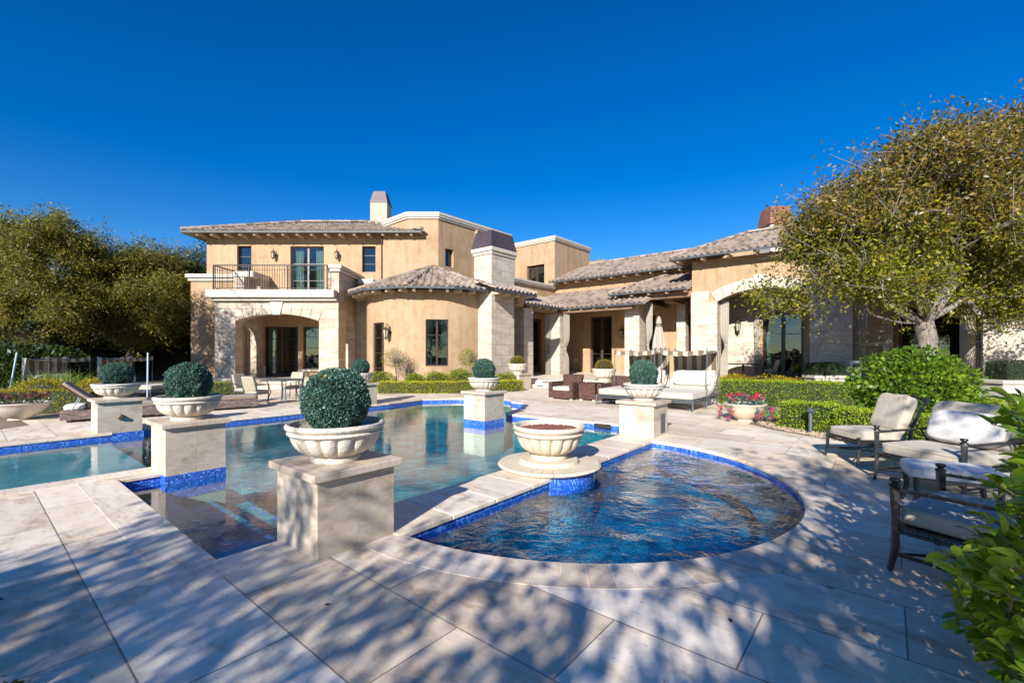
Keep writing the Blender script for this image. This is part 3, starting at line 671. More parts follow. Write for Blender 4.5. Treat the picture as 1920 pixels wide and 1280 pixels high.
# --- roofs
PROF = [(0, -.005), (.025, .045), (.085, .072), (.145, .045), (.175, -.002), (.235, -.018), (.295, -.005)]
def roof(O, e, h, slope, width, run, clip=None, name='roof', par=None, base=None, tw=.30, tl=.40, fasc=True):
    O = Vector(O); e = Vector(e).normalized(); h = Vector(h).normalized(); t = (h+Vector((0, 0, slope))).normalized(); n = e.cross(t)
    if n.z < 0: n = -n
    L = run*math.sqrt(1+slope*slope); ns = int(width/tw); nt_ = int(L/tl)+1; tw = width/ns
    clip = clip or (lambda s, r: True)
    vs = []; fs = []
    for i in range(ns):
        for j in range(nt_):
            s = i*tw; tt = j*tl; rr = (tt+tl*.5)/math.sqrt(1+slope*slope)
            if rr > run or not clip(s+tw*.5, rr): continue
            o = len(vs); dz = random.uniform(-.006, .006); ds = random.uniform(-.004, .004)
            ts = -.06 if j == 0 else 0
            for (lt, up) in ((tt+ts, .055+dz), (tt+tl+.02, .018), (tt+ts, .035+dz-.012)):
                for (px, pz) in PROF:
                    vs.append(O+e*(s+ds+px*tw/.295)+t*lt+n*(pz+up))
            for k in range(6):
                fs.append((o+k, o+k+1, o+7+k+1, o+7+k)); fs.append((o+14+k, o+14+k+1, o+k+1, o+k))
    mb = MB(); mb.v = vs; mb.f = fs
    ob = mb.build(name, M['rooft'], par or H)
    b = base or [(0, 0), (width, 0), (width, run), (0, run)]
    mb = MB(); k = len(b)
    up = [O+e*s+h*r+Vector((0, 0, slope*r+.0)) for s, r in b]; dn = [p-Vector((0, 0, .09)) for p in up]
    mb.add(up+dn, [tuple(range(k)), tuple(range(k, 2*k))[::-1]]+[(i, (i+1) % k, k+(i+1) % k, k+i) for i in range(k)])
    mb.build('roof_underside', M['corbel'], ob)
    if fasc:
        mb = MB(); mb.bar(O+e*.02+Vector((0, 0, -.03))-h*.03, O+e*(width-.02)+Vector((0, 0, -.03))-h*.03, .05, .12); mb.build('gutter', M['fascia'], ob)
    return ob, (O, e, h, t, n)
def caps(p, q, par, r=.13, seg=.42):
    p, q = Vector(p), Vector(q); d = q-p; l = d.length; k = max(1, int(l/seg)); d.normalize(); x = d.cross(Vector((0, 0, 1))).normalized(); y = x.cross(d)
    mb = MB()
    for i in range(k):
        a = p+d*(l*i/k); b = p+d*(l*(i+1)/k+.04); ra, rb = r*1.12, r*.92; vs = []
        for (c, rr) in ((a, ra), (b, rb)):
            for j in range(7):
                an = math.pi*(j/6); vs.append(c+x*math.cos(an)*rr+y*(math.sin(an)*rr+.03))
        mb.add(vs, [(j, j+1, 7+j+1, 7+j) for j in range(6)]+[tuple(range(7))[::-1]])
    mb.build('ridge_cap', M['rooft'], par)
def rafters(fr_, width, par, step=.85, start=.4, ln=.75, z=-.12, drop=0.0):
    O, e, h, t, n = fr_; base = None; k = 0; s = start
    while s < width-.1:
        p = O+e*s+h*.08+Vector((0, 0, z))
        if base is None:
            mb = MB(); q0 = Vector((0, 0, 0)); q1 = h*ln+Vector((0, 0, 0)); mb.bar(q0, q1, .13, .15); base = mb.build('rafter_tail', M['corbel'], par, bevel=.02); base.location = p
        else:
            c = base.copy(); COL.objects.link(c); c.parent = par; c.location = p
        s += step
X0, X1 = -17.3, -4.72
wd = X1-X0
rb, f_ = roof((X0, 23.8, 7.98), (1, 0, 0), (0, 1, 0), .37, wd, 4.3, clip=lambda s, r: s > r*.95 and s < wd-r*.95, base=[(0, 0), (wd, 0), (wd-4.3, 4.3), (4.3, 4.3)])
rafters(f_, wd, rb, step=.75, start=.75)
caps((X0, 23.8, 8.03), (X0+4.3, 28.1, 9.65), rb); caps((X1, 23.8, 8.03), (X1-4.3, 28.1, 9.65), rb); caps((X0+4.3, 28.1, 9.65), (X1-4.3, 28.1, 9.65), rb)
r2, f2 = roof((X0, 32.6, 7.98), (0, -1, 0), (1, 0, 0), .37, 8.8, 4.3, clip=lambda s, r: s > r and s < 8.8-r, base=[(0, 0), (8.8, 0), (4.5, 4.3), (4.3, 4.3)])
# right end hip facet
r3, f3 = roof((X1, 23.8, 7.98), (0, 1, 0), (-1, 0, 0), .37, 8.6, 4.3, clip=lambda s, r: s > r and s < 8.6-r, base=[(0, 0), (8.6, 0), (4.3, 4.3)], fasc=False)
# --- round bay
TC = Vector((-4.1, 23.7)); TR = 3.3
def ray(px):    # angle round the bay where the line of sight of a facade feature sits
    k = (px-960)/853; A = k*k+1; B = -2*(k*TC.x+TC.y); Cc = TC.length_squared-TR*TR; D = B*B-4*A*Cc; Y = (-B-math.sqrt(max(0, D)))/(2*A); return math.atan2(k*Y-TC.x, -(Y-TC.y))
w0, w1 = ray(798), ray(841); d0, d1 = ray(699), ray(720)
angs = sorted(set([R(x) for x in range(-100, 101, 4)]+[w0, w1, d0, d1]))
mb = MB(); TZ = 4.45
def tp(an, z, rr=TR): return (TC.x+math.sin(an)*rr, TC.y-math.cos(an)*rr, z)
for i in range(len(angs)-1):
    a, b = angs[i], angs[i+1]; m = (a+b)/2; segs = [(0, TZ)]
    if w0 < m < w1: segs = [(0, 1.02), (3.12, TZ)]
    if d0 < m < d1: segs = [(0, .2), (3.02, TZ)]
    for z0, z1 in segs:
        mb.add([tp(a, z0), tp(b, z0), tp(b, z1), tp(a, z1)], [(0, 1, 2, 3)])
        if len(segs) == 2:
            zz = z1 if z0 == 0 else z0; mb.add([tp(a, zz), tp(b, zz), tp(b, zz, TR-.25), tp(a, zz, TR-.25)], [(0, 1, 2, 3)])
for (aa, z0, z1) in ((w0, 1.02, 3.12), (w1, 1.02, 3.12), (d0, .2, 3.02), (d1, .2, 3.02)):
    mb.add([tp(aa, z0), tp(aa, z0, TR-.25), tp(aa, z1, TR-.25), tp(aa, z1)], [(0, 1, 2, 3)])
mb.build('bay_wall', M['stucco'], H)
for (q0, q1, z0, z1, kk) in ((w0, w1, 1.02, 3.12, 0), (d0, d1, .2, 3.02, 1)):
    m = (q0+q1)/2; hw = TR*math.sin((q1-q0)/2)-.005; Mx = Matrix.Translation(tp(m, 0, TR)) @ Matrix.Rotation(m, 4, 'Z')
    window(Mx, -hw, hw, z0, z1, depth=.10, cols=(2 if not kk else 1), rows=(3 if not kk else 4), curtain=[(.0, .3), (.7, 1.0)] if not kk else [(.1, .9)], fw=.06)
ER = 4.0; nf = 12; hz = .385; stp = 2*math.pi/nf
for k in range(-5, 4):
    an = R(8)+k*stp; c = Vector((TC.x+math.sin(an)*ER, TC.y-math.cos(an)*ER, 4.5)); e = Vector((math.cos(an), math.sin(an), 0)); h = Vector((-math.sin(an), math.cos(an), 0))
    wf = 2*ER*math.tan(stp/2); O = c-e*wf/2
    rb, ff = roof(O, e, h, hz, wf, ER, clip=lambda s, r: abs(s-wf/2) < (wf/2)*(1-r/ER)+.02, base=[(0, 0), (wf, 0), (wf/2, ER)])
    caps(O+Vector((0, 0, .03)), (TC.x, TC.y, 4.5+hz*ER+.03), rb, r=.12)
    rafters(ff, wf, rb, step=.72, start=.36, ln=.6)
# link roof by the stack
lw = 3.1
rb, ff = roof(AB(13.35, 15.0, 4.45), AB(0, 1)-AB(0, 0), AB(1, 0)-AB(0, 0), .36, lw, 1.5, clip=lambda s, r: s < lw-r+.2 and not (.55 < s < 2.25 and .62 < r < 1.95), base=[(0.4, 0), (lw, 0), (lw-1.5, 1.5), (1.2, 1.5), (.6, .8)])
caps(AB(13.35, 15.0+lw, 4.5), AB(14.85, 16.6, 5.0), rb, .12); rafters(ff, lw, rb, step=.7, start=.45, ln=.5)
rb, ff = roof(AB(13.35, 15.0+lw, 4.45), AB(1, 0)-AB(0, 0), AB(0, -1)-AB(0, 0), .36, 4.3, 1.5, clip=lambda s, r: s > r, base=[(0, 0), (4.3, 0), (4.3, 1.5), (1.5, 1.5)])
mb = MB(); mb.abox(15.6, 13.9, 17.4, 17.8, 4.0, 4.34); mb.abox(17.6, 17.2, 12.9, 19, 0, 4.4); mb.build('wall', M['stucco'], H)
# stone pier between porch and bay
mb = MB(); mb.box(-8.62, -7.62, 23.95, 24.58, 0, 4.45); mb.build('stone_pier', M['stone'], H)
# --- loggia walls
LF = Matrix.Translation(AB(18, 17.3)) @ Matrix.Rotation(R(90-TH), 4, 'Z')       # local x along b, local y toward +a
mb = MB(LF); slab(mb, rect(0, 9.3, 0, 6.0), [rect(6.6, 7.65, .34, 3.9)], .3, FW); mb.build('wall', M['stucco'], H)
window(LF, 6.6, 7.65, .34, 3.9, cols=1, rows=1, kind='door', fw=.16)
cornice([tuple(AB(18, 19).xy), tuple(AB(18, 26.5).xy)], 6.002, 6.3, .22)
BF = Matrix.Translation(AB(18, 26.6)) @ Matrix.Rotation(R(-TH), 4, 'Z')
def sa(a): return 18-a
mb = MB(BF)
slab(mb, rect(0, 32, 0, 6.6), [rect(sa(15.22), sa(13.63), .34, 4.0), rect(sa(11.6), sa(10.75), 1.0, 3.9), rect(sa(9.5), sa(8.1), .34, 3.9), rect(sa(5.0), sa(3.2), .34, 3.7), rect(sa(2.9), sa(1.2), .34, 3.7), rect(sa(-.4), sa(-2.6), .34, 3.7), rect(sa(-4.2), sa(-7), .34, 3.7)], .3, FW)
mb.build('wall', M['stucco'], H)
for (aa, bb, z0, z1, k, cu) in ((15.22, 13.63, .34, 4.0, 'door', None), (11.6, 10.75, 1.0, 3.9, 'window', None), (9.5, 8.1, .34, 3.9, 'door', None), (5.0, 3.2, .34, 3.7, 'door', [(0, .12)]), (2.9, 1.2, .34, 3.7, 'door', [(.3, .5)]), (-.4, -2.6, .34, 3.7, 'door', None), (-4.2, -7, .34, 3.7, 'door', None)):
    window(BF, sa(aa), sa(bb), z0, z1, cols=2 if k == 'door' else 1, rows=3, kind=k, fw=.12, curtain=cu)
# raised loggia floor and steps
fl = [tuple(AB(a, b).xy) for a, b in ((18, 17.3), (18, 26.6), (-14, 26.6), (-14, 21.6), (8.6, 21.6), (10.2, 20.8), (13.2, 17.6))]
mb = MB(); mb.poly([(.62, 21.35), (4.4, 21.35), tuple(AB(8.3, 21.9).xy), tuple(AB(-14, 21.9).xy), tuple(AB(-14, 26.58).xy), tuple(AB(17.98, 26.58).xy), tuple(AB(17.98, 17.3).xy), tuple(AB(14.0, 17.26).xy)], -.01, .34)
mb.build('loggia_floor', M['deck'], H)
mb = MB(); mb.box(.64, 3.4, 20.95, 21.348, .01, .17); s_ = mb.build('step', M['trim'], H)
mb = MB(); mb.box(1.15, 1.45, 20.94, 20.952, .06, .11); mb.box(1.4, 1.7, 21.336, 21.348, .22, .27); mb.build('step_light', M['fascia'], s_)
mb = MB(BF); mb.box(sa(16.45), sa(16.15), -.012, -.002, 1.0, 1.25); mb.build('wall_vent', M['trim'], H)
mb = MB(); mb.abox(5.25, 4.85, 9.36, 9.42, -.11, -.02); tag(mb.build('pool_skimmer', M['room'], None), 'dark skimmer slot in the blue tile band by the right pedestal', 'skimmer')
mb = MB(); mb.box(-14.02, -8.2, 21.55, UY-.01, 0, .34); mb.box(-12.5, -7.9, 20.4, 21.5, 0, .17); mb.build('porch_floor', M['deck'], H)
# --- columns and beams
def column(a, b, z0, z1, w=.80):
    mb = MB(); mb.abox(a+w/2, a-w/2, b-w/2, b+w/2, z0, z1); c = mb.build('column', M['stoneR'], H)
    return c
column(15.2, 19.35, .34, 4.0); column(15.2, 22.75, .34, 3.95, .72); column(10.75, 23.75, .34, 4.46, .85); column(8.9, 25.9, .34, 4.5, .5)
mb = MB(); mb.abox(15.4, 15.0, 17.35, 22.9, 3.952, 4.25); mb.abox(14.98, 10.4, 22.55, 22.95, 3.952, 4.25); mb.abox(11.4, 7.62, 23.4, 23.95, 4.462, 4.78); mb.abox(11.1, 10.6, 23.97, 26.58, 4.462, 4.72); mb.abox(9.2, 8.7, 23.97, 26.58, 4.3, 4.46)
mb.build('beam', M['beam'], H, bevel=.015)
mb = MB(); mb.abox(17.98, 10.0, 22.4, 26.58, 4.26, 4.34); mb.abox(17.98, 14.9, 17.3, 22.39, 4.26, 4.34); mb.abox(11.3, 7.62, 23.3, 26.58, 4.80, 4.86); mb.build('ceiling', M['beam'], H)
sl = .36
rb, ff = roof(AB(14.65, 18.3, 4.22), AB(0, 1)-AB(0, 0), AB(1, 0)-AB(0, 0), sl, 4.1, 3.35, clip=lambda s, r: s < 4.1+r+.05, base=[(0, 0), (4.1, 0), (7.45, 3.35), (0, 3.35)]); rafters(ff, 4.1, rb, step=.8, ln=.5)
w_ = 3.9+0
rb, ff = roof(AB(14.65-0, 22.4, 4.22)+Vector((0, 0, 0)), AB(-1, 0)-AB(0, 0), AB(0, 1)-AB(0, 0), sl, 5.0, 4.2, clip=lambda s, r: True, base=[(0, 0), (5.0, 0), (5.0, 4.2), (-3.3, 4.2), (-3.3, 3.3)]); rafters(ff, 3.0, rb, step=.8, ln=.5)
rc, _ = roof(AB(14.65+3.3, 22.4, 4.22), AB(-1, 0)-AB(0, 0), AB(0, 1)-AB(0, 0), sl, 3.3, 4.2, clip=lambda s, r: r > 3.3-s-.05, base=[(0, 3.3), (3.3, 0), (3.3, 4.2), (0, 4.2)], fasc=False)
caps(AB(14.65, 22.4, 4.25), AB(18.0, 25.75, 5.4), rb, .1)
caps(AB(14.65, 18.3, 4.25), AB(17.98, 18.3, 5.4), rb, .12)
# patio roof, hip at its left end
pw = 12.0-7.62
rb, ff = roof(AB(12.0, 22.95, 4.86), AB(-1, 0)-AB(0, 0), AB(0, 1)-AB(0, 0), sl, pw, 3.65, clip=lambda s, r: s > r*.6, base=[(0, 0), (pw, 0), (pw, 3.65), (2.2, 3.65)]); rafters(ff, pw, rb, step=.95, ln=.5)
caps(AB(12.0, 22.95, 4.89), AB(9.8, 26.6, 6.2), rb)
rb, ff = roof(AB(12.0, 26.6, 4.86), AB(0, -1)-AB(0, 0), AB(-1, 0)-AB(0, 0), .6, 3.65, 2.2, clip=lambda s, r: (3.65-s) > r/.6*1.0 - .1, base=[(0, 0), (3.65, 0), (0, 2.2)], fasc=False)
# upper roof of the long wing
uw = 18.0-8.3
rb, ff = roof(AB(18.0, 25.85, 6.5), AB(-1, 0)-AB(0, 0), AB(0, 1)-AB(0, 0), sl, uw, 5.6, clip=lambda s, r: True); rafters(ff, uw, rb, step=.85, ln=.6)
caps(AB(18, 31.45, 8.55), AB(8.3, 31.45, 8.55), rb)
mb = MB(); mb.abox(18, -13, 31.3, 31.6, 0, 8.3); mb.build('wall', M['stucco'], H)
mb = MB(); mb.abox(22.5, 18, 33, 36, 6.0, 8.3); mb.build('wall', M['stucco'], H)
rb, ff = roof(AB(22.5, 30.6, 8.0), AB(-1, 0)-AB(0, 0), AB(0, 1)-AB(0, 0), sl, 4.2, 4)
# --- arched block on the right
AFr = Matrix.Translation(AB(7.6, 23.5)) @ Matrix.Rotation(R(-TH), 4, 'Z')
def aa_(a): return 7.6-a
mb = MB(AFr)
h1 = archhole(aa_(6.43), aa_(2.55), -.05, 4.1, .52); h2 = archhole(aa_(1.15), aa_(-2.7), -.05, 4.1, .52); h3 = archhole(aa_(-4.0), aa_(-7.8), -.05, 4.1, .52)
slab(mb, rect(0, 21, -.1, 6.2), [h1, h2, h3], .6, FW); mb.build('wall', M['stucco'], H)
mb = MB(AFr)
for (x0, x1) in ((aa_(7.62), aa_(6.41)), (aa_(2.57), aa_(1.13)), (aa_(-2.68), aa_(-4.02)), (aa_(-7.78), aa_(-9.2))): mb.box(x0-.02, x1+.02, -.05, .65, 0, 4.12 if x0 > 0 else 4.12)
for (x0, x1) in ((aa_(7.64), aa_(6.78)), (aa_(2.2), aa_(1.5)), (aa_(-3.05), aa_(-3.65))): mb.box(x0, x1, -.05, 0, 4.122, 4.66)
mb.build('stone_pier', M['stoneR'], H, bevel=.01)
def arch_ring(Mx, s0, s1, zs, rise, th, y0, y1, mat, n=9, key=True):
    w = (s1-s0)/2; c = (s0+s1)/2; rad = (w*w+rise*rise)/(2*rise); cz = zs+rise-rad; a0 = math.asin(w/rad); mb = MB(Mx)
    for i in range(n):
        if key and i == n//2: continue
        f0, f1 = -a0+2*a0*i/n+.002, -a0+2*a0*(i+1)/n-.002; sub = 3; vs = []
        for j in range(sub+1):
            a = f0+(f1-f0)*j/sub
            for rr in (rad-.01, rad+th):
                for y in (y0, y1): vs.append((c+rr*math.sin(a), y, cz+rr*math.cos(a)))
        fs = []
        for j in range(sub):
            o = j*4; fs += [(o, o+4, o+6, o+2), (o+1, o+3, o+7, o+5), (o+2, o+6, o+7, o+3), (o, o+1, o+5, o+4)]
        fs += [(0, 2, 3, 1), (sub*4, sub*4+1, sub*4+3, sub*4+2)]
        mb.add(vs, fs)
    ob = mb.build('arch_stone', mat, H)
    if key:
        mb = MB(Mx); zt = cz+rad+th+.12; zb = cz+rad-.06
        mb.add([(c-.17, y0-.05, zb), (c+.17, y0-.05, zb), (c+.32, y0-.05, zt), (c-.32, y0-.05, zt), (c-.17, y1, zb), (c+.17, y1, zb), (c+.32, y1, zt), (c-.32, y1, zt)], [(0, 1, 2, 3), (7, 6, 5, 4), (0, 4, 5, 1), (1, 5, 6, 2), (2, 6, 7, 3), (3, 7, 4, 0)])
        mb.build('keystone', M['trim'], H, bevel=.02)
for (x0, x1) in ((aa_(6.43), aa_(2.55)), (aa_(1.15), aa_(-2.7)), (aa_(-4.0), aa_(-7.8))): arch_ring(AFr, x0, x1, 4.1, .52, .50, -.06, .02, M['stoneR'])
aw = 19.0
rb, ff = roof(AB(8.45, 22.65, 6.3), AB(-1, 0)-AB(0, 0), AB(0, 1)-AB(0, 0), sl, aw, 5.4, clip=lambda s, r: s > r*.45, base=[(0, 0), (aw, 0), (aw, 5.4), (2.45, 5.4)]); rafters(ff, aw, rb, step=1.15, ln=.7)
caps(AB(8.45, 22.65, 6.34), AB(6.0, 28.05, 8.3), rb); caps(AB(6.0, 28.05, 8.3), AB(-10, 28.05, 8.3), rb)
rb, ff = roof(AB(8.45, 28.0, 6.3), AB(0, -1)-AB(0, 0), AB(-1, 0)-AB(0, 0), .8, 5.35, 2.4, clip=lambda s, r: (5.35-s) > r/.45*1.0-.1, base=[(0, 0), (5.35, 0), (0, 2.4)], fasc=False)
mb = MB(); mb.abox(7.6, 7.3, 24.12, 31, 0, 6.6); mb.build('wall', M['stucco'], H)
mb = MB(); mb.abox(7.28, -13, 24.12, 26.58, 5.0, 5.08); mb.build('ceiling', M['beam'], H)
mb = MB(); mb.abox(7.2, 5.2, 26.1, 26.58, .34, 4.9); mb.abox(1.1, -.2, 26.0, 26.58, .34, 4.9); mb.build('stone_pier', M['stoneR'], H)
# outdoor fireplace between the piers
mb = MB(); mb.abox(1.0, -.1, 25.7, 25.98, .34, .75); mb.abox(1.0, .75, 25.7, 25.98, .752, 1.9); mb.abox(.15, -.1, 25.7, 25.98, .752, 1.9); mb.abox(1.1, -.2, 25.6, 25.98, 1.902, 2.1); mb.build('fireplace_surround', M['trim'], H, bevel=.02)
# --- porch of the left wing
mb = MB(Matrix.Translation((0, 21.5, 0)))
slab(mb, rect(-14.04, -8.2, 0, 4.02), [archhole(-13.08, -9.12, .05, 3.13, .34)], .6, FW); mb.build('porch_wall', M['stone'], H)
arch_ring(Matrix.Translation((0, 21.5, 0)), -13.08, -9.12, 3.13, .34, .45, -.03, .02, M['stone'], 9)
SL = Matrix.Translation((-13.44, 22.1, 0)) @ Matrix.Rotation(R(90), 4, 'Z')
mb = MB(SL); slab(mb, rect(0, 2.49, 0, 4.02), [archhole(.5, 1.95, .05, 2.7, .5)], .6, FW); mb.build('porch_wall', M['stone'], H)
SL2 = Matrix.Translation((-8.2, 22.1, 0)) @ Matrix.Rotation(R(90), 4, 'Z')
mb = MB(SL2); slab(mb, rect(0, 2.49, 0, 4.02), [archhole(.35, 1.6, .05, 2.9, .6)], .6, FW); mb.build('porch_wall', M['stone'], H)
mb = MB(); mb.box(-14.04, -8.2, 21.5, 24.59, 4.022, 4.3); mb.build('balcony_floor', M['stone'], H)
mb = MB(); mb.box(-14.12, -8.22, 21.30, 24.55, 4.06, 4.20); mb.box(-14.24, -8.28, 21.12, 21.9, 4.202, 4.56); mb.box(-14.24, -13.9, 21.902, 24.5, 4.302, 4.56); mb.build('balcony_cornice', M['trim'], H, bevel=.02)
mb = MB(); mb.box(-13.898, -8.6, 21.902, 24.58, 4.302, 4.50); mb.build('balcony_floor', M['deck'], H)
mb = MB(); mb.box(-8.6, -8.2, 21.56, 24.58, 4.302, 5.45); mb.box(-14.04, -13.55, 23.0, 24.58, 4.562, 5.45); mb.box(-13.548, -13.1, 23.7, 24.58, 4.5, 5.45); mb.box(-9.6, -8.602, 23.7, 24.58, 4.5, 5.45); mb.build('parapet', M['stone'], H)
mb = MB(); mb.box(-8.66, -8.1, 21.45, 24.59, 5.452, 5.60); mb.box(-8.72, -8.02, 21.38, 24.59, 5.602, 5.76); mb.box(-14.1, -13.05, 22.95, 24.59, 5.452, 5.74); mb.box(-9.65, -8.74, 23.65, 24.59, 5.452, 5.74); mb.box(-8.0, -7.2, 23.6, 24.59, 5.2, 5.45)
mb.build('cornice', M['trim'], H, bevel=.02)
mb = MB(); mb.box(-8.0, -7.2, 23.7, 24.59, 4.46, 5.2); mb.build('parapet', M['stone'], H)
rl = MB()
rl.box(-14.02, -8.65, 21.33, 21.37, 5.70, 5.75); rl.box(-14.02, -8.65, 21.335, 21.365, 4.64, 4.67); rl.box(-14.02, -8.65, 21.34, 21.36, 5.50, 5.52)
for x in (-14.02, -8.69): rl.box(x, x+.04, 21.372, 22.9, 5.70, 5.75); rl.box(x, x+.03, 21.372, 22.9, 4.64, 4.67)
for x in (-14.03, -12.35, -10.55, -8.70): rl.box(x, x+.05, 21.32, 21.378, 4.56, 5.70)
RL = rl.build('balcony_railing', M['iron'], H)
bal = None
for k in range(46):
    x = -13.93+k*.1165
    if bal is None:
        mb = MB(); mb.tube([(0, 0, 4.66), (0, 0, 5.70)], .009, 6)
        for z in (4.95, 5.2, 5.45): mb.lathe([(.003, -.022), (.019, 0), (.003, .022)], 6, (0, 0, z))
        bal = mb.build('baluster', M['iron'], RL); bal.location = (x, 21.35, 0)
    else:
        c = bal.copy(); COL.objects.link(c); c.parent = RL; c.location = (x, 21.35, (0 if k % 2 else -.1)*0)
for x in (-14.005, -8.675):
    for k in range(10):
        c = bal.copy(); COL.objects.link(c); c.parent = RL; c.location = (x, 21.5+k*.14, 0)
mb = MB(); mb.tube([(-6.92, 24.2, 4.9), (-6.92, 24.2, 7.95)], .045, 8); mb.build('recess_shade_line', M['wood'], H)  # added dark tube, stands in for the shaded recess line at this corner
# security camera
mb = MB(); mb.lathe([(.02, 0), (.07, .02), (.075, .12), (.05, .16)], 12, M=Matrix.Translation((-13.55, 21.49, 3.56)) @ Matrix.Rotation(R(75), 4, 'X')); mb.build('security_camera', M['plastic'], H, smooth=True)
# --- lanterns
def lantern(loc, rz, sc=1.0):
    mb = MB()
    mb.box(-.05, .05, -.015, 0, -.15, .15); mb.tube([(0, -.01, .05), (0, -.1, .22), (0, -.2, .26), (0, -.22, .18)], .014, 6)
    mb.lathe([(.01, .17), (.03, .14), (.11, .06), (.13, .04), (.11, .03)], 8, (0, -.22, 0)); mb.lathe([(.02, -.36), (.03, -.30), (.075, -.27), (.08, -.25)], 8, (0, -.22, 0))
    for i in range(6):
        a = i*math.pi/3; mb.tube([(.11*math.cos(a), -.22+.11*math.sin(a), .04), (.075*math.cos(a), -.22+.075*math.sin(a), -.26)], .009, 4)
    o = mb.build('wall_lantern', M['brass'], H); o.location = loc; o.rotation_euler = (0, 0, rz); o.scale = (sc, sc, sc)
    g = MB(); g.lathe([(.062, -.25), (.095, .03)], 6, (0, -.22, 0)); g.build('lantern_glass', M['lamp_glass'], o)
    return o
lan = lantern((-12.81, UY-.0, 6.95), 0, .95)
def lan_at(loc, rz, sc=1.15):
    c = lan.copy(); COL.objects.link(c); c.location = loc; c.rotation_euler = (0, 0, rz); c.scale = (sc,)*3; c.parent = H
    for g in lan.children: d = g.copy(); COL.objects.link(d); d.parent = c
lan_at((-9.41, UY, 6.95), 0, .95)
lan_at((-14.25, UY, 2.65), 0, 1.2)
am = ray(731); lan_at(tp(am, 2.62), am, 1.2)
lan_at(AB(17.98, 25.9, 2.95), R(90-TH), 1.2)
for a in (17.3, 12.85): lan_at(AB(a, 26.6, 2.95), R(-TH), 1.25)
lan_at(AB(6.0, 26.08, 3.1), R(-TH), 1.3)

# ================================================================ PEDESTALS AND PLANTERS
def pedestal(a, b, z0, label):
    t = thing('pedestal', label, 'pedestal', AB(a, b, 0), R(-TH), 'square stone pedestals round the pool')
    mb = MB()
    w = .35
    for s_ in (0, 1):   # two slabs per side make the vertical joint; built as 4 posts
        x0, x1 = (-w, -.002) if s_ == 0 else (.002, w)
        mb.box(x0, x1, -w, -.001, z0, .608); mb.box(x0, x1, .001, w, z0, .608)
    mb.build('shaft', M['ped'], t)
    mb = MB(); mb.box(-w-.055, w+.055, -w-.055, w+.055, .61, .672); mb.build('cap', M['cap'], t, bevel=.008)
    return t
def tileband(t):
    mb = MB(); w = .354; mb.box(-w, w, -w, w, -.34, -.015); mb.build('tile_band', M['tile'], t); return t
p1 = pedestal(3.73, 2.10, -.3, 'nearest square travertine pedestal at the corner between basin and spa')
p2 = tileband(pedestal(7.63, 2.06, -1.3, 'second square travertine pedestal with blue tile foot at the left of the near basin'))
p3 = tileband(pedestal(12.39, 2.08, -.3, 'square travertine pedestal with a round bronze spout beside the shallow ledge'))
p4 = pedestal(3.73, 8.63, -.3, 'square travertine pedestal on the right with a metal access panel, near the daybeds')
p5 = tileband(pedestal(12.72, 7.98, -.3, 'far square travertine pedestal hidden behind the nearest topiary ball'))
p6 = tileband(pedestal(7.70, 8.25, -1.3, 'square travertine pedestal standing in the middle of the pool water'))
p1.scale = (1, 1, 1)
mb = MB(); mb.lathe([(.005, 0), (.055, 0), (.06, .02), (.03, .05), (.035, .06)], 10, mod=lambda i, a: 1+.15*math.cos(6*a), M=Matrix.Translation((.352, 0, .30)) @ Matrix.Rotation(R(90), 4, 'Y')); mb.build('spout', M['brass'], p3)
mb = MB(); mb.box(.351, .362, -.02, .20, .05, .42); mb.build('access_panel', M['metal2'], p4, bevel=.004)

t = thing('topiary_planter', 'nearest dark green topiary ball in a fluted cast stone bowl', 'planter', AB(3.73, 2.10, .672), 0, 'topiary balls in stone bowls round the pool')
n = 160
prof = [(.17, 0), (.205, .002), (.208, .03), (.185, .042), (.187, .05), (.245, .062), (.29, .084), (.325, .112), (.35, .145), (.364, .175), (.370, .20), (.372, .209), (.385, .212), (.396, .225), (.388, .238), (.378, .242), (.398, .252), (.412, .27), (.408, .288), (.392, .296), (.372, .29), (.362, .27), (.352, .25), (.05, .238)]
prof = [(r_, z_*1.12) for r_, z_ in prof]
def flute(i, a): return 1-(.055*abs(math.sin(a*9))**.45*(-1)+.055) if 5 <= i <= 8 else 1
def flute(i, a):
    if 5 <= i <= 10: return 1-.105*(1-abs(math.sin(a*8))**.55)*(.5, 1, 1, 1, 1, .55)[i-5]
    return 1
mb = MB(); mb.lathe(prof, n, mod=flute); bowl = mb.build('bowl', M['bowl'], t, smooth=True)
mb = MB()
for k in range(160):
    a = random.random()*6.28; r = .24+random.random()*.11; s_ = .012+random.random()*.012; mb.sellip((r*math.cos(a), r*math.sin(a), .272), (s_, s_*.8, s_*.6), .9, 4)
mb.build('gravel', M['gravel'], t)
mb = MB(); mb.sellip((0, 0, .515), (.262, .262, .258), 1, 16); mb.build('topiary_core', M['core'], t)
nl = 34000
d = rng.normal(size=(nl, 3)); d /= np.linalg.norm(d, axis=1)[:, None]
lump = 1+.035*np.sin(d[:, 0]*7+1)*np.sin(d[:, 1]*8+2)+.03*np.sin(d[:, 2]*11+d[:, 0]*9)+.02*np.sin(d[:, 1]*17+d[:, 2]*13)+np.where(rng.random(nl) < .03, .05*rng.random(nl), 0)
P = np.array((0, 0, .515))+d*(np.array((.285, .285, .28))*(lump*(0.86+.12*rng.random(nl)**.6))[:, None])
V, F = leaves_np(P, .0175, .7, d, 0, .6, .25); npmesh('topiary_foliage', V, F, L['topiary'], t)
k_ = rng.normal(size=(16, 3)); k_ /= np.linalg.norm(k_, axis=1)[:, None]; k_[:, 2] = np.abs(k_[:, 2]); V, F = leaves_np(np.array((0, 0, .515))+k_*.285, .03, .7, k_, 0, .4, .2); npmesh('dry_leaves', V, F, L['orange'], t)
TP = t
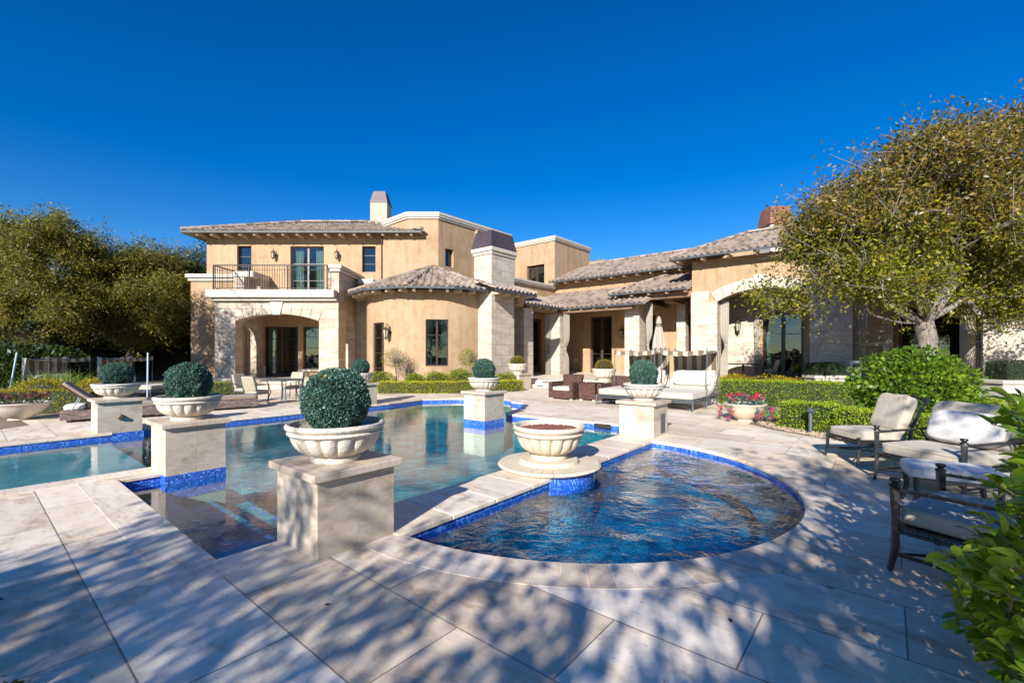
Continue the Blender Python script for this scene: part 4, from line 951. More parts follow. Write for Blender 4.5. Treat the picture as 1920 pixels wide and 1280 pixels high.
for (a, b, lab, sc) in ((7.63, 2.06, 'dark green topiary ball in stone bowl on the second pedestal from the left', (1, 1, 1)), (12.39, 2.08, 'leftmost topiary ball in stone bowl, on the pedestal with a spout', (1.0, 1.0, .92)),
    (3.73, 8.63, 'topiary ball in stone bowl on the right pedestal in front of the striped daybeds', (.97, .97, 1.0)), (12.72, 7.98, 'far small topiary ball partly hidden behind the nearest one', (.95, .95, .95)), (7.70, 8.25, 'topiary ball in stone bowl on the pedestal standing in the pool', (.98, .98, 1.0))):
    dup(TP, AB(a, b, .672), random.random()*3, lab, sc)
# fire bowl and round platform on the divider
FC = AB(3.69, 5.30, 0)
t = thing('fire_bowl_platform', 'round stone platform with blue tile side on the pool divider', 'platform', FC)
mb = MB(); mb.lathe([(.64, -.21), (.64, .02)], 64); mb.build('tile_band', M['tile'], t, smooth=True)
mb = MB(); mb.lathe([(.63, -1.0), (.63, -.20)], 64); mb.build('drum', M['spaplaster'], t, smooth=True)
mb = MB()
for k in range(28):
    a0, a1 = 2*math.pi*k/28+.004, 2*math.pi*(k+1)/28-.004; vs = []
    for a in (a0, (a0+a1)/2, a1):
        for (rr, z) in ((.40, .022), (.70, .022), (.725, .045), (.70, .07), (.40, .074)): vs.append((rr*math.cos(a), rr*math.sin(a), z))
    mb.add(vs, [(i+5*j, i+5*j+5, (i+1) % 5+5*j+5, (i+1) % 5+5*j) for j in range(2) for i in range(5)]+[(0, 1, 2, 3, 4), (14, 13, 12, 11, 10)])
mb.build('rim_stones', M['bowl2'], t, smooth=True)
mb = MB(); mb.lathe([(.42, .05), (.42, .10), (.40, .125), (.05, .125)], 48); mb.build('plinth', M['bowl2'], t, smooth=True)
t = thing('fire_bowl', 'large cream fluted stone fire bowl filled with red lava rock', 'fire bowl', FC+Vector((0, 0, .126)))
ob = bowl.copy(); ob.data = bowl.data.copy(); COL.objects.link(ob); ob.parent = t; ob.scale = (1.24, 1.24, 1.42); ob.data.materials.clear(); ob.data.materials.append(M['bowl2'])
mb = MB()
for k in range(900):
    a = random.random()*6.283; r = .42*math.sqrt(random.random()); s_ = .016+random.random()*.014
    mb.sellip((r*math.cos(a), r*math.sin(a), .385+.035*(1-r/.42)+random.random()*.012), (s_, s_*.8, s_*.8), .8, 4, M=None)
mb.build('lava_rock', M['lava'], t)
mb = MB(); mb.lathe([(.01, .30), (.43, .30), (.43, .372), (.01, .40)], 32); mb.build('rock_bed', M['lava'], t)

# ================================================================ FURNITURE
def cushion(name, r, e, mat, par, M_=None, bul=.15, n=14, piping=True):
    mb = MB(M_); mb.sellip((0, 0, 0), r, e, n, bul=bul); o = mb.build(name, mat, par, smooth=True)
    if piping:
        p = MB(M_); pts = []
        for i in range(41):
            th = 2*math.pi*i/40; x = math.copysign(abs(math.cos(th))**e, math.cos(th)); y = math.copysign(abs(math.sin(th))**e, math.sin(th)); pts.append((x*r[0]*.985, y*r[1]*.985, r[2]*.62))
        p.tube(pts, .005, 5, cap=False); p.build('piping', mat, o)
    return o
def finial(mb, x, y, z): mb.lathe([(.026, 0), (.04, .008), (.04, .016), (.018, .028), (.03, .04), (.036, .055), (.03, .064), (.004, .066)], 12, (x, y, z))
def lounge(label, loc, rz, w=.86, dp=.82, arms=True, back=True, pillow=False):
    """front is -y"""
    t = thing('lounge_chair', label, 'chair', loc, rz, 'metal lounge chairs on the right of the spa')
    hw, hd = w/2, dp/2
    top = .62 if arms else .36
    for (sx, sy) in ((-1, -1), (1, -1), (-1, 1), (1, 1)):
        mb = MB(); x, y = sx*hw, sy*hd
        if sy < 0:
            mb.tube([(x+sx*.012, y-.03, 0), (x, y-.005, .16), (x, y, .30)], [.021, .027, .03], 4); mb.tube([(x, y, .28), (x, y, .40), (x, y-.005, top)], [.03, .029, .036], 4)
            if arms: finial(mb, x, y-.005, top)
        else: mb.tube([(x+sx*.012, y+.05, 0), (x, y, .16), (x, y, .32)], [.02, .026, .028], 4)
        mb.build('leg', M['metal'], t, bevel=.004)
    mb = MB()
    for z in (.335, .30): mb.bar((-hw, -hd, z), (hw, -hd, z), .03, .022); mb.bar((-hw, hd, z), (hw, hd, z), .03, .022); mb.bar((-hw, -hd, z), (-hw, hd, z), .03, .022); mb.bar((hw, -hd, z), (hw, hd, z), .03, .022)
    mb.box(-hw+.015, hw-.015, -hd+.015, hd-.015, .325, .345)
    for sx in (-1, 1):     # rope moulding on the side rails
        for q in range(int(dp/.03)): mb.bar((sx*(hw+.014), -hd+.03+q*.03, .306), (sx*(hw+.014), -hd+.045+q*.03, .33), .008)
    mb.build('seat_frame', M['metal'], t)
    mb = MB(); mb.tube([(-hw, -hd, .13), (0, 0, .15), (hw, hd, .13)], .011, 6); mb.tube([(hw, -hd, .13), (0, 0, .16), (-hw, hd, .13)], .011, 6); mb.bar((-hw, -hd, .13), (-hw, hd, .13), .022); mb.bar((hw, -hd, .13), (hw, hd, .13), .022); mb.build('stretcher', M['metal'], t)
    cushion('seat_cushion', (hw-.02, hd+.0, .075), .16, M['cushion'], t, Matrix.Translation((0, -.01, .415)), .25, 18)
    if back:
        mb = MB()
        for sx in (-1, 1): mb.tube([(sx*hw, hd-.02, .32), (sx*hw, hd+.04, .55), (sx*(hw-.01), hd+.16, .78), (sx*(hw-.02), hd+.28, .93)], [.026, .024, .022, .018], 6)
        mb.tube([(-hw+.02, hd+.28, .93), (0, hd+.30, .955), (hw-.02, hd+.28, .93)], .018, 6); mb.tube([(-hw, hd+.05, .58), (hw, hd+.05, .58)], .012, 6)
        for q in range(7): x = -hw+w*(q+1)/8; mb.tube([(x, hd, .36), (x, hd+.05, .58), (x, hd+.28, .93)], .008, 5)
        mb.build('back_frame', M['metal'], t, smooth=True)
        cushion('back_cushion', (hw-.05, .085, .27), .22, M['cushion'], t, Matrix.Translation((0, hd+.03, .72)) @ Matrix.Rotation(R(-20), 4, 'X'), 0, 16, piping=False)
    if arms:
        mb = MB()
        for sx in (-1, 1):
            mb.bar((sx*hw, -hd, top-.02), (sx*hw, hd+.12, top-.0), .045, .018)
            for q in range(int(dp/.06)): mb.bar((sx*hw-.02, -hd+.05+q*.06, top-.008), (sx*hw+.02, -hd+.075+q*.06, top-.008), .01, .008)
            mb.tube([(sx*hw, hd-.1, top-.02), (sx*hw, hd+.02, .45)], .01, 5)
        mb.build('armrest', M['metal'], t)
    if pillow: pass
    return t
c1 = lounge('armless beige lounge chair with slanted back cushion in front of the low hedge', (5.30, 6.80, 0), R(-90), w=.64, dp=.72, arms=False)
c2 = lounge('beige lounge chair holding a white pillow, between the armless chair and the white ottoman', (5.15, 5.43, 0), R(-76), w=.92, dp=.84)
c3 = lounge('nearest beige lounge chair with urn topped front posts beside the leafy bush', (3.42, 3.16, 0), R(212), w=.86, dp=.92)
c3.rotation_euler = (0, 0, math.atan2(.5, .86)+math.pi)
t = thing('throw_pillow', 'white throw pillow leaning on the back of the lounge chair', 'pillow', (5.42, 5.45, .70), R(-76))
cushion('pillow_cover', (.36, .09, .20), .38, M['white'], t, Matrix.Rotation(R(-24), 4, 'X'), 0, 16, piping=False)
# white ottoman
t = thing('ottoman', 'low metal ottoman with a white cushion between the two lounge chairs', 'ottoman', (4.45, 4.62, 0), R(-30))
mb = MB()
for (sx, sy) in ((-1, -1), (1, -1), (-1, 1), (1, 1)):
    l_ = MB(); l_.tube([(sx*.34, sy*.24, 0), (sx*.30, sy*.21, .18), (sx*.31, sy*.22, .34)], [.02, .025, .028], 4); l_.build('leg', M['metal'], t)
mb.bar((-.32, -.22, .33), (.32, -.22, .33), .03); mb.bar((-.32, .22, .33), (.32, .22, .33), .03); mb.bar((-.32, -.22, .33), (-.32, .22, .33), .03); mb.bar((.32, -.22, .33), (.32, .22, .33), .03); mb.build('frame', M['metal'], t)
cushion('seat_cushion', (.36, .26, .06), .15, M['white'], t, Matrix.Translation((0, 0, .405)), .2)

# wicker armchairs and cube
def wick_chair(label, a, b):
    t = thing('wicker_armchair', label, 'armchair', AB(a, b), R(-TH), 'brown wicker armchairs beyond the pool')
    w, d_ = .5, .44
    mb = MB(); mb.box(-w, w, -d_, d_, .05, .30); mb.build('seat_base', M['wicker'], t, bevel=.01)
    for sx in (-1, 1):
        mb = MB(); x0, x1 = (sx*w, sx*(w-.14)); mb.box(x0, x1, -d_-.01, d_+.0, .302, .60); mb.build('armrest', M['wicker'], t, bevel=.015)
    mb = MB(); mb.add([(-w+.145, d_-.2, .302), (w-.145, d_-.2, .302), (w-.145, d_-.02, .302), (-w+.145, d_-.02, .302), (-w+.1, d_-.1, .84), (w-.1, d_-.1, .84), (w-.1, d_+.06, .84), (-w+.1, d_+.06, .84)], [(0, 3, 2, 1), (4, 5, 6, 7), (0, 1, 5, 4), (1, 2, 6, 5), (2, 3, 7, 6), (3, 0, 4, 7)]); mb.build('backrest', M['wicker'], t, bevel=.02)
    cushion('seat_cushion', (w-.15, d_-.09, .07), .14, M['cream'], t, Matrix.Translation((0, -.09, .37)), .2)
    for (sx, sy) in ((-1, -1), (1, -1), (-1, 1), (1, 1)): mb = MB(); mb.box(sx*(w-.1)-.04, sx*(w-.1)+.04, sy*(d_-.08)-.04, sy*(d_-.08)+.04, 0, .05); mb.build('foot', M['trim'], t)
    return t
w1_ = wick_chair('left brown wicker armchair with cream seat cushion by the steps', 8.73, 13.66)
dup(w1_, AB(6.85, 13.75), R(-TH), 'right brown wicker armchair half hidden by the topiary ball')
t = thing('wicker_side_table', 'brown wicker cube table between the two wicker armchairs', 'side table', AB(7.80, 13.72), R(-TH))
mb = MB(); mb.box(-.31, .31, -.31, .31, .05, .56); mb.build('body', M['wicker'], t, bevel=.01)
mb = MB(); mb.box(-.33, .33, -.33, .33, .562, .60); mb.build('top', M['wicker'], t, bevel=.01)
for (sx, sy) in ((-1, -1), (1, -1), (-1, 1), (1, 1)): mb = MB(); mb.box(sx*.24-.04, sx*.24+.04, sy*.24-.04, sy*.24+.04, 0, .05); mb.build('foot', M['trim'], t)

# canopy daybeds: local y from foot (0) to head (2.5), x 0..-1.4 -> centred
def daybed(label, loc, rz):
    t = thing('canopy_daybed', label, 'daybed', loc, rz, 'daybeds with striped canopies')
    w, l = .68, 2.45; fm = M['metal2']
    for y in (0, 1.2, 2.3):
        for sx in (-1, 1):
            mb = MB(); mb.tube([(sx*w, y-.02, 0), (sx*w, y, .15), (sx*w, y, .32)], [.018, .024, .028], 6); mb.build('leg', fm, t)
    mb = MB()
    for z in (.31, .25):
        for sx in (-1, 1): mb.bar((sx*w, 0, z), (sx*w, 2.3, z), .03)
        for y in (0, 1.2, 2.3): mb.bar((-w, y, z), (w, y, z), .03)
    mb.tube([(-w, 0, .08), (0, .5, .14), (w, 0, .08)], .011, 6); mb.tube([(-w, 1.2, .08), (0, .7, .14), (w, 1.2, .08)], .011, 6); mb.box(-w+.02, w-.02, .02, 2.28, .30, .32)
    for sx in (-1, 1): mb.tube([(sx*w, 1.45, .34), (sx*w, 1.9, .42), (sx*w, 2.25, .62), (sx*w, 2.42, .95), (sx*w, 2.45, 1.1)], .024, 6)
    mb.build('frame', fm, t)
    mb = MB()
    for sx in (-1, 1):
        for y in (1.25, 2.47): mb.tube([(sx*w, y, .3), (sx*w, y, 1.72)], .014, 6); mb.lathe([(.005, 0), (.022, .015), (.005, .035)], 6, (sx*w, y, 1.72))
    mb.build('canopy_post', fm, t)
    cushion('mattress', (w-.02, .93, .095), .1, M['cream'], t, Matrix.Translation((0, .95, .42)), .05, 18)
    # head cushion, curved up
    mb = MB(); n = 10; vs = []
    for i in range(n+1):
        f = i/n; y = 1.86+.46*math.sin(f*1.35); z = .44+.68*(1-math.cos(f*1.45)); 
        for sx in (-1, 1):
            for k in (0, 1): vs.append((sx*(w-.04), y-.09*k*math.sin(f*1.4), z+.09*k*math.cos(f*1.2)))
    fs = []
    for i in range(n): o = i*4; fs += [(o, o+4, o+6, o+2), (o+1, o+3, o+7, o+5), (o, o+1, o+5, o+4), (o+2, o+6, o+7, o+3)]
    fs += [(0, 2, 3, 1), (n*4, n*4+1, n*4+3, n*4+2)]
    mb.add(vs, fs); mb.build('head_cushion', M['cream'], t, smooth=True)
    cushion('pillow', (w-.1, .09, .24), .3, M['white'], t, Matrix.Translation((0, 2.05, .82)) @ Matrix.Rotation(R(-28), 4, 'X'), 0, 12, piping=False)
    # canopy: scalloped roof plus back drape
    n = 30; vs = []; prof = []
    for j in range(9):
        f = j/8; prof.append((1.22+1.26*f, 1.70-.10*math.sin(math.pi*f)))
    m_ = []
    nx = 28
    for (y, z) in prof:
        for i in range(nx+1):
            x = -w+2*w*i/nx; m_.append((x, y+.01*math.sin(i*1.1), z-.05*math.sin(math.pi*i/nx)+.012*math.sin(i*.9)))
    for j in range(6):
        f = (j+1)/6
        for i in range(nx+1):
            x = -w+2*w*i/nx; m_.append((x, 2.48+.05*math.sin(i*.6)*f, 1.70-.78*f))
    rows = len(prof)+6
    fs = [(r*(nx+1)+i, r*(nx+1)+i+1, (r+1)*(nx+1)+i+1, (r+1)*(nx+1)+i) for r in range(rows-1) for i in range(nx)]
    mb = MB(); mb.add(m_, fs)
    vs = []
    for i in range(nx+1):
        x = -w+2*w*i/nx; vs += [(x, 1.22, 1.70-.05*math.sin(math.pi*i/nx)), (x, 1.20, 1.58-.03*abs(math.sin(i*.45))-.05*math.sin(math.pi*i/nx))]
    mb.add(vs, [(2*i, 2*i+1, 2*i+3, 2*i+2) for i in range(nx)]); mb.build('canopy', M['stripe'], t, smooth=True)
    mb = MB()
    for sx in (-1, 1):
        vs = []; k = 10
        for j in range(k+1):
            f = j/k; wd_ = .16*(1-f)**1.6+.04+.05*max(0, f-.7); vs += [(sx*(w+.005), 2.46, 1.70-1.0*f), (sx*(w+.005), 2.46-wd_, 1.68-1.0*f)]
        mb.add(vs, [(2*j, 2*j+1, 2*j+3, 2*j+2) for j in range(k)])
    mb.build('side_curtain', M['drape'], t, smooth=True)
    return t
dc = AB(4.02, 12.55); vv = AB(0, 1)-AB(0, 0); uu = AB(1, 0)-AB(0, 0)
D1 = daybed('right cream daybed with striped canopy next to the green hedge', dc+uu*.70, R(-TH))
dup(D1, dc+uu*2.26, R(-TH), 'left cream daybed with striped canopy behind the right topiary ball')
dup(D1, (-13.3, 14.6, 0), R(80), 'leftmost striped canopy daybed in the shade of the garden trees', .86)
dup(D1, (-12.9, 16.9, 0), R(84), 'striped canopy daybed in the garden shade, behind the leftmost daybed', .86)

# wicker chaises
def chaise(label, loc, rz):
    """local x = length, head at -x"""
    t = thing('wicker_chaise', label, 'chaise longue', loc, rz, 'wicker chaises on the left deck')
    mb = MB(); mb.box(-.95, .95, -.34, .34, .06, .27); mb.build('base', M['wicker2'], t, bevel=.015)
    for (sx, sy) in ((-1, -1), (1, -1), (-1, 1), (1, 1)): mb = MB(); mb.box(sx*.8-.04, sx*.8+.04, sy*.28-.03, sy*.28+.03, 0, .06); mb.build('foot', M['wood'], t)
    cushion('seat_pad', (.62, .32, .05), .12, M['tanfab'], t, Matrix.Translation((.30, 0, .325)), .05)
    B = Matrix.Translation((-.30, 0, .30)) @ Matrix.Rotation(R(42), 4, 'Y')
    mb = MB(B); mb.box(-.86, 0, -.33, .33, -.012, .012); mb.build('backrest_frame', M['wood'], t)
    cushion('backrest_pad', (.42, .32, .04), .14, M['tanfab'], t, B @ Matrix.Translation((-.44, 0, .055)), .05)
    mb = MB(); mb.tube([(-.75, -.30, .28), (-.62, -.30, .60)], .012, 6); mb.tube([(-.75, .30, .28), (-.62, .30, .60)], .012, 6); mb.build('backrest_prop', M['metal2'], t)
    return t
ch = chaise('near wicker chaise with raised tan backrest behind the spout pedestal', (-9.75, 11.2, 0), R(38))
dup(ch, (-8.35, 12.95, 0), R(38), 'far wicker chaise with tan pad between the two left topiary balls')
t = thing('ground_cushion', 'crumpled pale cushion stored under the raised chaise backrest', 'cushion', (-10.32, 10.77, .335), R(38))
cushion('cushion_cover', (.20, .26, .075), .4, M['white'], t, None, .2, 12, piping=False)

# dining set
def dchair(label, loc, rz, first=None):
    t = thing('patio_dining_chair', label, 'chair', loc, rz, 'cushioned chairs round the patio table')
    for (sx, sy) in ((-1, -1), (1, -1), (-1, 1), (1, 1)): mb = MB(); mb.tube([(sx*.25, sy*.24, 0), (sx*.235, sy*.22, .2), (sx*.235, sy*.22, .38 if sy > 0 else .62)], .016, 6); mb.build('leg', M['metal2'], t)
    mb = MB(); mb.bar((-.235, -.22, .36), (.235, -.22, .36), .025); mb.bar((-.235, .22, .36), (.235, .22, .36), .025); mb.bar((-.235, -.22, .36), (-.235, .22, .36), .025); mb.bar((.235, -.22, .36), (.235, .22, .36), .025); mb.bar((-.24, -.22, .12), (-.24, .22, .12), .015); mb.bar((.24, -.22, .12), (.24, .22, .12), .015); mb.bar((-.24, 0, .12), (.24, 0, .12), .015); mb.build('seat_frame', M['metal2'], t)
    mb = MB()
    for sx in (-1, 1): mb.tube([(sx*.235, .22, .36), (sx*.235, .28, .6), (sx*.23, .38, .92)], .015, 6)
    mb.tube([(-.23, .38, .92), (.23, .38, .92)], .015, 6); mb.build('back_frame', M['metal2'], t)
    mb = MB()
    for sx in (-1, 1): mb.bar((sx*.245, -.24, .62), (sx*.245, .28, .62), .04, .015)
    mb.build('armrest', M['metal2'], t)
    cushion('seat_cushion', (.23, .24, .05), .2, M['dcush'], t, Matrix.Translation((0, 0, .42)), .2, 10)
    cushion('back_cushion', (.22, .05, .24), .2, M['dcush'], t, Matrix.Translation((0, .27, .69)) @ Matrix.Rotation(R(-17), 4, 'X'), .0, 10, piping=False)
    return t
q = dchair('patio chair with its cushioned back turned to the camera, front of the round table', (-7.85, 13.98, 0), R(166))
for (x, y, rz, lab) in ((-8.70, 14.85, 70, 'leftmost patio chair at the round table, facing right'), (-7.70, 16.0, -4, 'farthest patio chair behind the round table, facing the camera'), (-6.75, 15.1, -75, 'right patio chair at the round table, facing left')):
    dup(q, (x, y, 0), R(rz), lab)
t = thing('patio_table', 'round metal patio table among four cushioned chairs by the porch', 'table', (-7.5, 14.95, 0))
mb = MB(); mb.lathe([(.02, .715), (.62, .715), (.64, .73), (.62, .745), (.02, .745)], 40); mb.build('table_top', M['metal2'], t, smooth=True)
for k in range(4): a = k*math.pi/2+.6; mb = MB(); mb.tube([(.5*math.cos(a), .5*math.sin(a), 0), (.38*math.cos(a), .38*math.sin(a), .35), (.48*math.cos(a), .48*math.sin(a), .71)], .018, 6); mb.build('leg', M['metal2'], t)
# loggia dining table + chairs
t = thing('dining_table', 'dark round table inside the arched loggia', 'table', AB(5.6, 25.1, .34))
mb = MB(); mb.lathe([(.02, .70), (.75, .70), (.77, .72), (.75, .74), (.02, .74)], 32); mb.build('table_top', M['iron'], t)
mb = MB(); mb.lathe([(.3, 0), (.28, .05), (.06, .1), (.05, .68)], 12); mb.build('table_base', M['iron'], t)
dup(q, AB(6.7, 24.8, .34), R(60), 'left chair at the dark table inside the arched loggia', group='chairs at the loggia table')
dup(q, AB(4.4, 25.2, .34), R(-105), 'right chair at the dark table inside the arched loggia', group='chairs at the loggia table')
# closed parasol
t = thing('closed_parasol', 'closed beige parasol with dark scroll embroidery standing in the loggia', 'parasol', AB(9.35, 23.6, .34))
mb = MB(); mb.tube([(0, 0, 0), (0, 0, 3.3)], .03, 8); mb.lathe([(.02, 3.2), (.05, 3.25), (.06, 3.33), (.02, 3.4), (.03, 3.44), (.004, 3.5)], 10); mb.lathe([(.3, 0), (.28, .08), (.05, .12), (.05, .2)], 16); mb.build('pole', M['iron'], t)
mb = MB(); pr = [(.02, 3.25), (.10, 3.1), (.14, 2.9), (.13, 2.78), (.18, 2.5), (.27, 2.0), (.33, 1.45), (.36, 1.0), (.34, .98)]
mb.lathe(pr, 64, mod=lambda i, a: 1+.14*math.sin(a*8)*min(1, i/4)); mb.build('canopy', M['parasol'], t, smooth=True)
mb = MB()
for k in range(10):
    a = k*math.pi/5+.3
    for (zc, rr, sg) in ((1.25, .40, 1), (1.5, .375, -1), (2.72, .165, 1)):
        pts = []
        for i in range(12):
            f = i/11; rd = .10*(1-f*.75); an = f*6.5*sg; pts.append((math.cos(a+rd*math.cos(an)/rr)*rr, math.sin(a+rd*math.cos(an)/rr)*rr, zc+rd*1.2*math.sin(an)))
        mb.tube(pts, .011, 4)
mb.build('scroll_trim', M['iron'], t)
# drapes: gathered curtain, tied at mid height
def drape(label, loc, rz, h, w=.5, flip=1, tie=.42):
    t = thing('outdoor_curtain', label, 'curtain', loc, rz, 'pale curtains tied back on the loggia columns')
    n, m = 40, 26; vs = []
    for j in range(m+1):
        f = j/m; pinch = math.exp(-((f-(1-tie))/.10)**2); wd_ = w*(1-.6*pinch)*(1-.18*(f > 1-tie)*1.0)
        for i in range(n+1):
            g = i/n-.5; vs.append((g*wd_+flip*(-.22*w*pinch), .055*math.sin(i*1.15+j*.03)*(1-.3*pinch)+.01*math.sin(j*.7), h*(1-f)))
    mb = MB(); mb.add(vs, [(j*(n+1)+i, j*(n+1)+i+1, (j+1)*(n+1)+i+1, (j+1)*(n+1)+i) for j in range(m) for i in range(n)]); mb.build('cloth', M['drape'], t, smooth=True)
    mb = MB(); mb.lathe([(w*.18, -.02), (w*.19, .0), (w*.18, .02)], 12, (flip*(-.22*w), 0, h*tie)); mb.build('tie_band', M['drape'], t)
    return t
d1_ = drape('pale curtain tied back on the left side of the inner loggia column', AB(15.55, 22.2, .36), R(-8), 3.55, .36, 1)
dup(d1_, AB(14.55, 22.7, .36), R(-8), 'pale curtain tied back on the right side of the inner loggia column')
drape('long narrow pale curtain on the patio column beside the parasol', AB(9.95, 23.75, .36), R(-30), 4.0, .34, 1)
drape('white curtain tied back at the left of the big stone arch', AB(6.2, 23.95, .36), R(-TH+8), 3.85, .42, -1)
drape('curtain hanging at the back of the arched loggia near the dark doors', AB(5.1, 26.0, .36), R(-TH), 4.3, .42, 1)
drape('shaded curtain at the right end of the long loggia, behind the tree', AB(-2.5, 23.9, .36), R(-TH), 4.0, .7, -1)
drape('curtain gathered beside the tree trunk in the long loggia', AB(.9, 23.9, .36), R(-TH), 4.0, .55, 1)

# barbecue counter + three-eyed white speaker by the fireplace
t = thing('grill_counter', 'dark topped counter on angled legs beside the outdoor fireplace', 'counter', AB(-.9, 23.2, .34), R(-TH))
mb = MB(); mb.box(-1.0, 1.0, -.3, .3, .86, .93); mb.build('counter_top', M['fascia'], t); mb = MB(); mb.bar((-.9, 0, 0), (-.75, 0, .86), .08); mb.bar((.9, 0, 0), (.75, 0, .86), .08); mb.build('leg', M['fascia'], t)
t = thing('white_speaker', 'upright white panel with three dark round holes beside the fireplace', 'speaker', AB(1.0, 23.15, .34), R(-30))
mb = MB(); mb.box(-.17, .17, -.12, .12, 0, .95); mb.build('cabinet', M['plastic'], t, bevel=.01)
for k in range(3): mb = MB(); mb.lathe([(.005, 0), (.10, 0), (.115, -.02)], 16, M=Matrix.Translation((0, -.123, .2+.27*k)) @ Matrix.Rotation(R(90), 4, 'X')); mb.build('round_hole', M['fascia'], t)

# ================================================================ VEGETATION
def hedge(label, p, q, z1, depth, mat='hedge', nl=5000, size=.035, name='box_hedge', z0=0.0, group='clipped box hedges'):
    p, q = Vector(p), Vector(q); c = (p+q)/2; l = (q-p).length; t = thing(name, label, 'hedge', (c.x, c.y, z0), math.atan2(q.y-p.y, q.x-p.x), group)
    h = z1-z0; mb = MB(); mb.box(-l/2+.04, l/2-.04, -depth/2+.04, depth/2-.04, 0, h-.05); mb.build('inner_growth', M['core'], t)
    A = np.array([l*h, l*h, depth*h, depth*h, l*depth*1.2]); pk = rng.choice(5, nl, p=A/A.sum()); u_, v_ = rng.random(nl), rng.random(nl)
    x = np.where(pk < 2, (u_-.5)*l, np.where(pk == 2, -l/2, np.where(pk == 3, l/2, (u_-.5)*l)))
    y = np.where(pk == 0, -depth/2, np.where(pk == 1, depth/2, np.where(pk < 4, (u_-.5)*depth, (v_-.5)*depth))); z = np.where(pk == 4, h, v_*h)
    P = np.stack([x, y, z], 1); P += rng.normal(size=P.shape)*.016; P[:, :2] *= (1-.035*np.sin(P[:, 0:1]*5+P[:, 2:3]*7)/max(l, 1)); P[:, 2] += .012*np.sin(P[:, 0]*6)-.02; P[:, 2] = np.maximum(P[:, 2], .005)
    Dn = np.zeros((nl, 3)); Dn[pk == 0, 1] = -1; Dn[pk == 1, 1] = 1; Dn[pk == 2, 0] = -1; Dn[pk == 3, 0] = 1; Dn[pk == 4, 2] = 1
    V, F = leaves_np(P, size, .6, Dn, .1, .4, .3); npmesh('foliage', V, F, L[mat], t); return t
hedge('yellow-green box hedge left of centre, beyond the far pool edge', (-5.35, 18.35), (-3.22, 18.35), .46, .6, nl=6500)
hedge('middle yellow-green box hedge behind the pool, with a brownish end', (-3.15, 18.38), (-1.15, 18.5), .46, .6, nl=6000)
hedge('yellow-green box hedge beside the steps, angled toward the stone chimney', (-1.0, 18.75), (.35, 19.5), .46, .6, nl=5000)
hedge('short olive hedge at the foot of the shaded left pier', (-11.6, 16.75), (-10.2, 17.35), .52, .6, nl=4500, mat='shrub')
hedge('long low hedge at the left edge behind the flower bowl', (-15.8, 12.1), (-11.5, 12.7), .60, .7, nl=9000, mat='yellow')
hedge('small clipped hedge behind the far wicker armchairs', (3.9, 18.2), (5.3, 17.6), .42, .5, nl=3000)
hedge('long tall green hedge behind the flower bowl, dappled with tree shade', (6.75, 14.75), (13.2, 11.9), .74, .8, nl=26000, mat='hedgeR', size=.04)
hedge('low green hedge beside the flower bowl at the edge of the paving', (6.1, 10.1), (6.5, 9.2), .56, .6, nl=5000, mat='hedgeR')
hedge('low green hedge behind the armless lounge chair', (6.55, 8.95), (7.1, 7.7), .54, .6, nl=7000, mat='hedgeR')
hedge('green hedge at the far right below the stone planter wall', (9.3, 9.6), (14, 9.4), .62, .7, nl=12000, mat='hedgeR', size=.04)
def planter_box(label, x0, x1, y, z0, z1, z2, d=.6):
    t = thing('planter_box', label, 'planter', ((x0+x1)/2, y, 0), 0)
    w = (x1-x0)/2; mb = MB(); mb.box(-w, w, -d/2, d/2, 0, z1-.1); mb.box(-w-.05, w+.05, -d/2-.05, d/2+.05, z1-.098, z1); mb.build('stone_box', M['trim'], t, bevel=.015)
    return t
planter_box('small stone planter box in front of the shaded stone pier', 10.2, 11.2, 15.6, 0, .85, 0)
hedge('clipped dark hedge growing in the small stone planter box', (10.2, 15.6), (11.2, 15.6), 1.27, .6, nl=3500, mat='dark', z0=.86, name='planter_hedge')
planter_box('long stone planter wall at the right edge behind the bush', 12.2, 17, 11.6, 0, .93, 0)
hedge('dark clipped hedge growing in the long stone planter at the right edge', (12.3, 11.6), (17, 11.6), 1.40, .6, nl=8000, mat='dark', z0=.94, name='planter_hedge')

def shrub(label, c, r, mat, nl=3000, size=.05, group='loose shrubs', name='shrub', core=True, shell=.6, asp=.5, cat='shrub'):
    t = thing(name, label, cat, (c[0], c[1], c[2] if len(c) > 2 else 0), 0, group); r = (r, r, r) if isinstance(r, (int, float)) else r
    mb = MB()
    for k in range(6): a = k*1.05+.4; mb.tube([(0, 0, 0), (r[0]*.3*math.cos(a), r[1]*.3*math.sin(a), r[2]*.7), (r[0]*.6*math.cos(a), r[1]*.6*math.sin(a), r[2]*1.3)], [.02, .014, .006], 5)
    mb.build('stem', M['bark'], t)
    ps = []; ds = []; k = 7
    for i in range(k):
        a = random.random()*6.28; q_ = random.random()*.45; cc = (r[0]*q_*math.cos(a), r[1]*q_*math.sin(a), r[2]*(.75+.35*random.random())); p_, d_ = cloud_ellipsoid(nl//k, cc, (r[0]*.62, r[1]*.62, r[2]*.68), shell); ps.append(p_); ds.append(d_)
    P = np.concatenate(ps); Dn = np.concatenate(ds); ok = P[:, 2] > .02; V, F = leaves_np(P[ok], size, asp, Dn[ok], .3, .4, .4); npmesh('foliage', V, F, L[mat], t)
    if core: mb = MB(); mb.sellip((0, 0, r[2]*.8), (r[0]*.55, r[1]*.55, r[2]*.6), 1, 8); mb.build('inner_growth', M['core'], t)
    return t
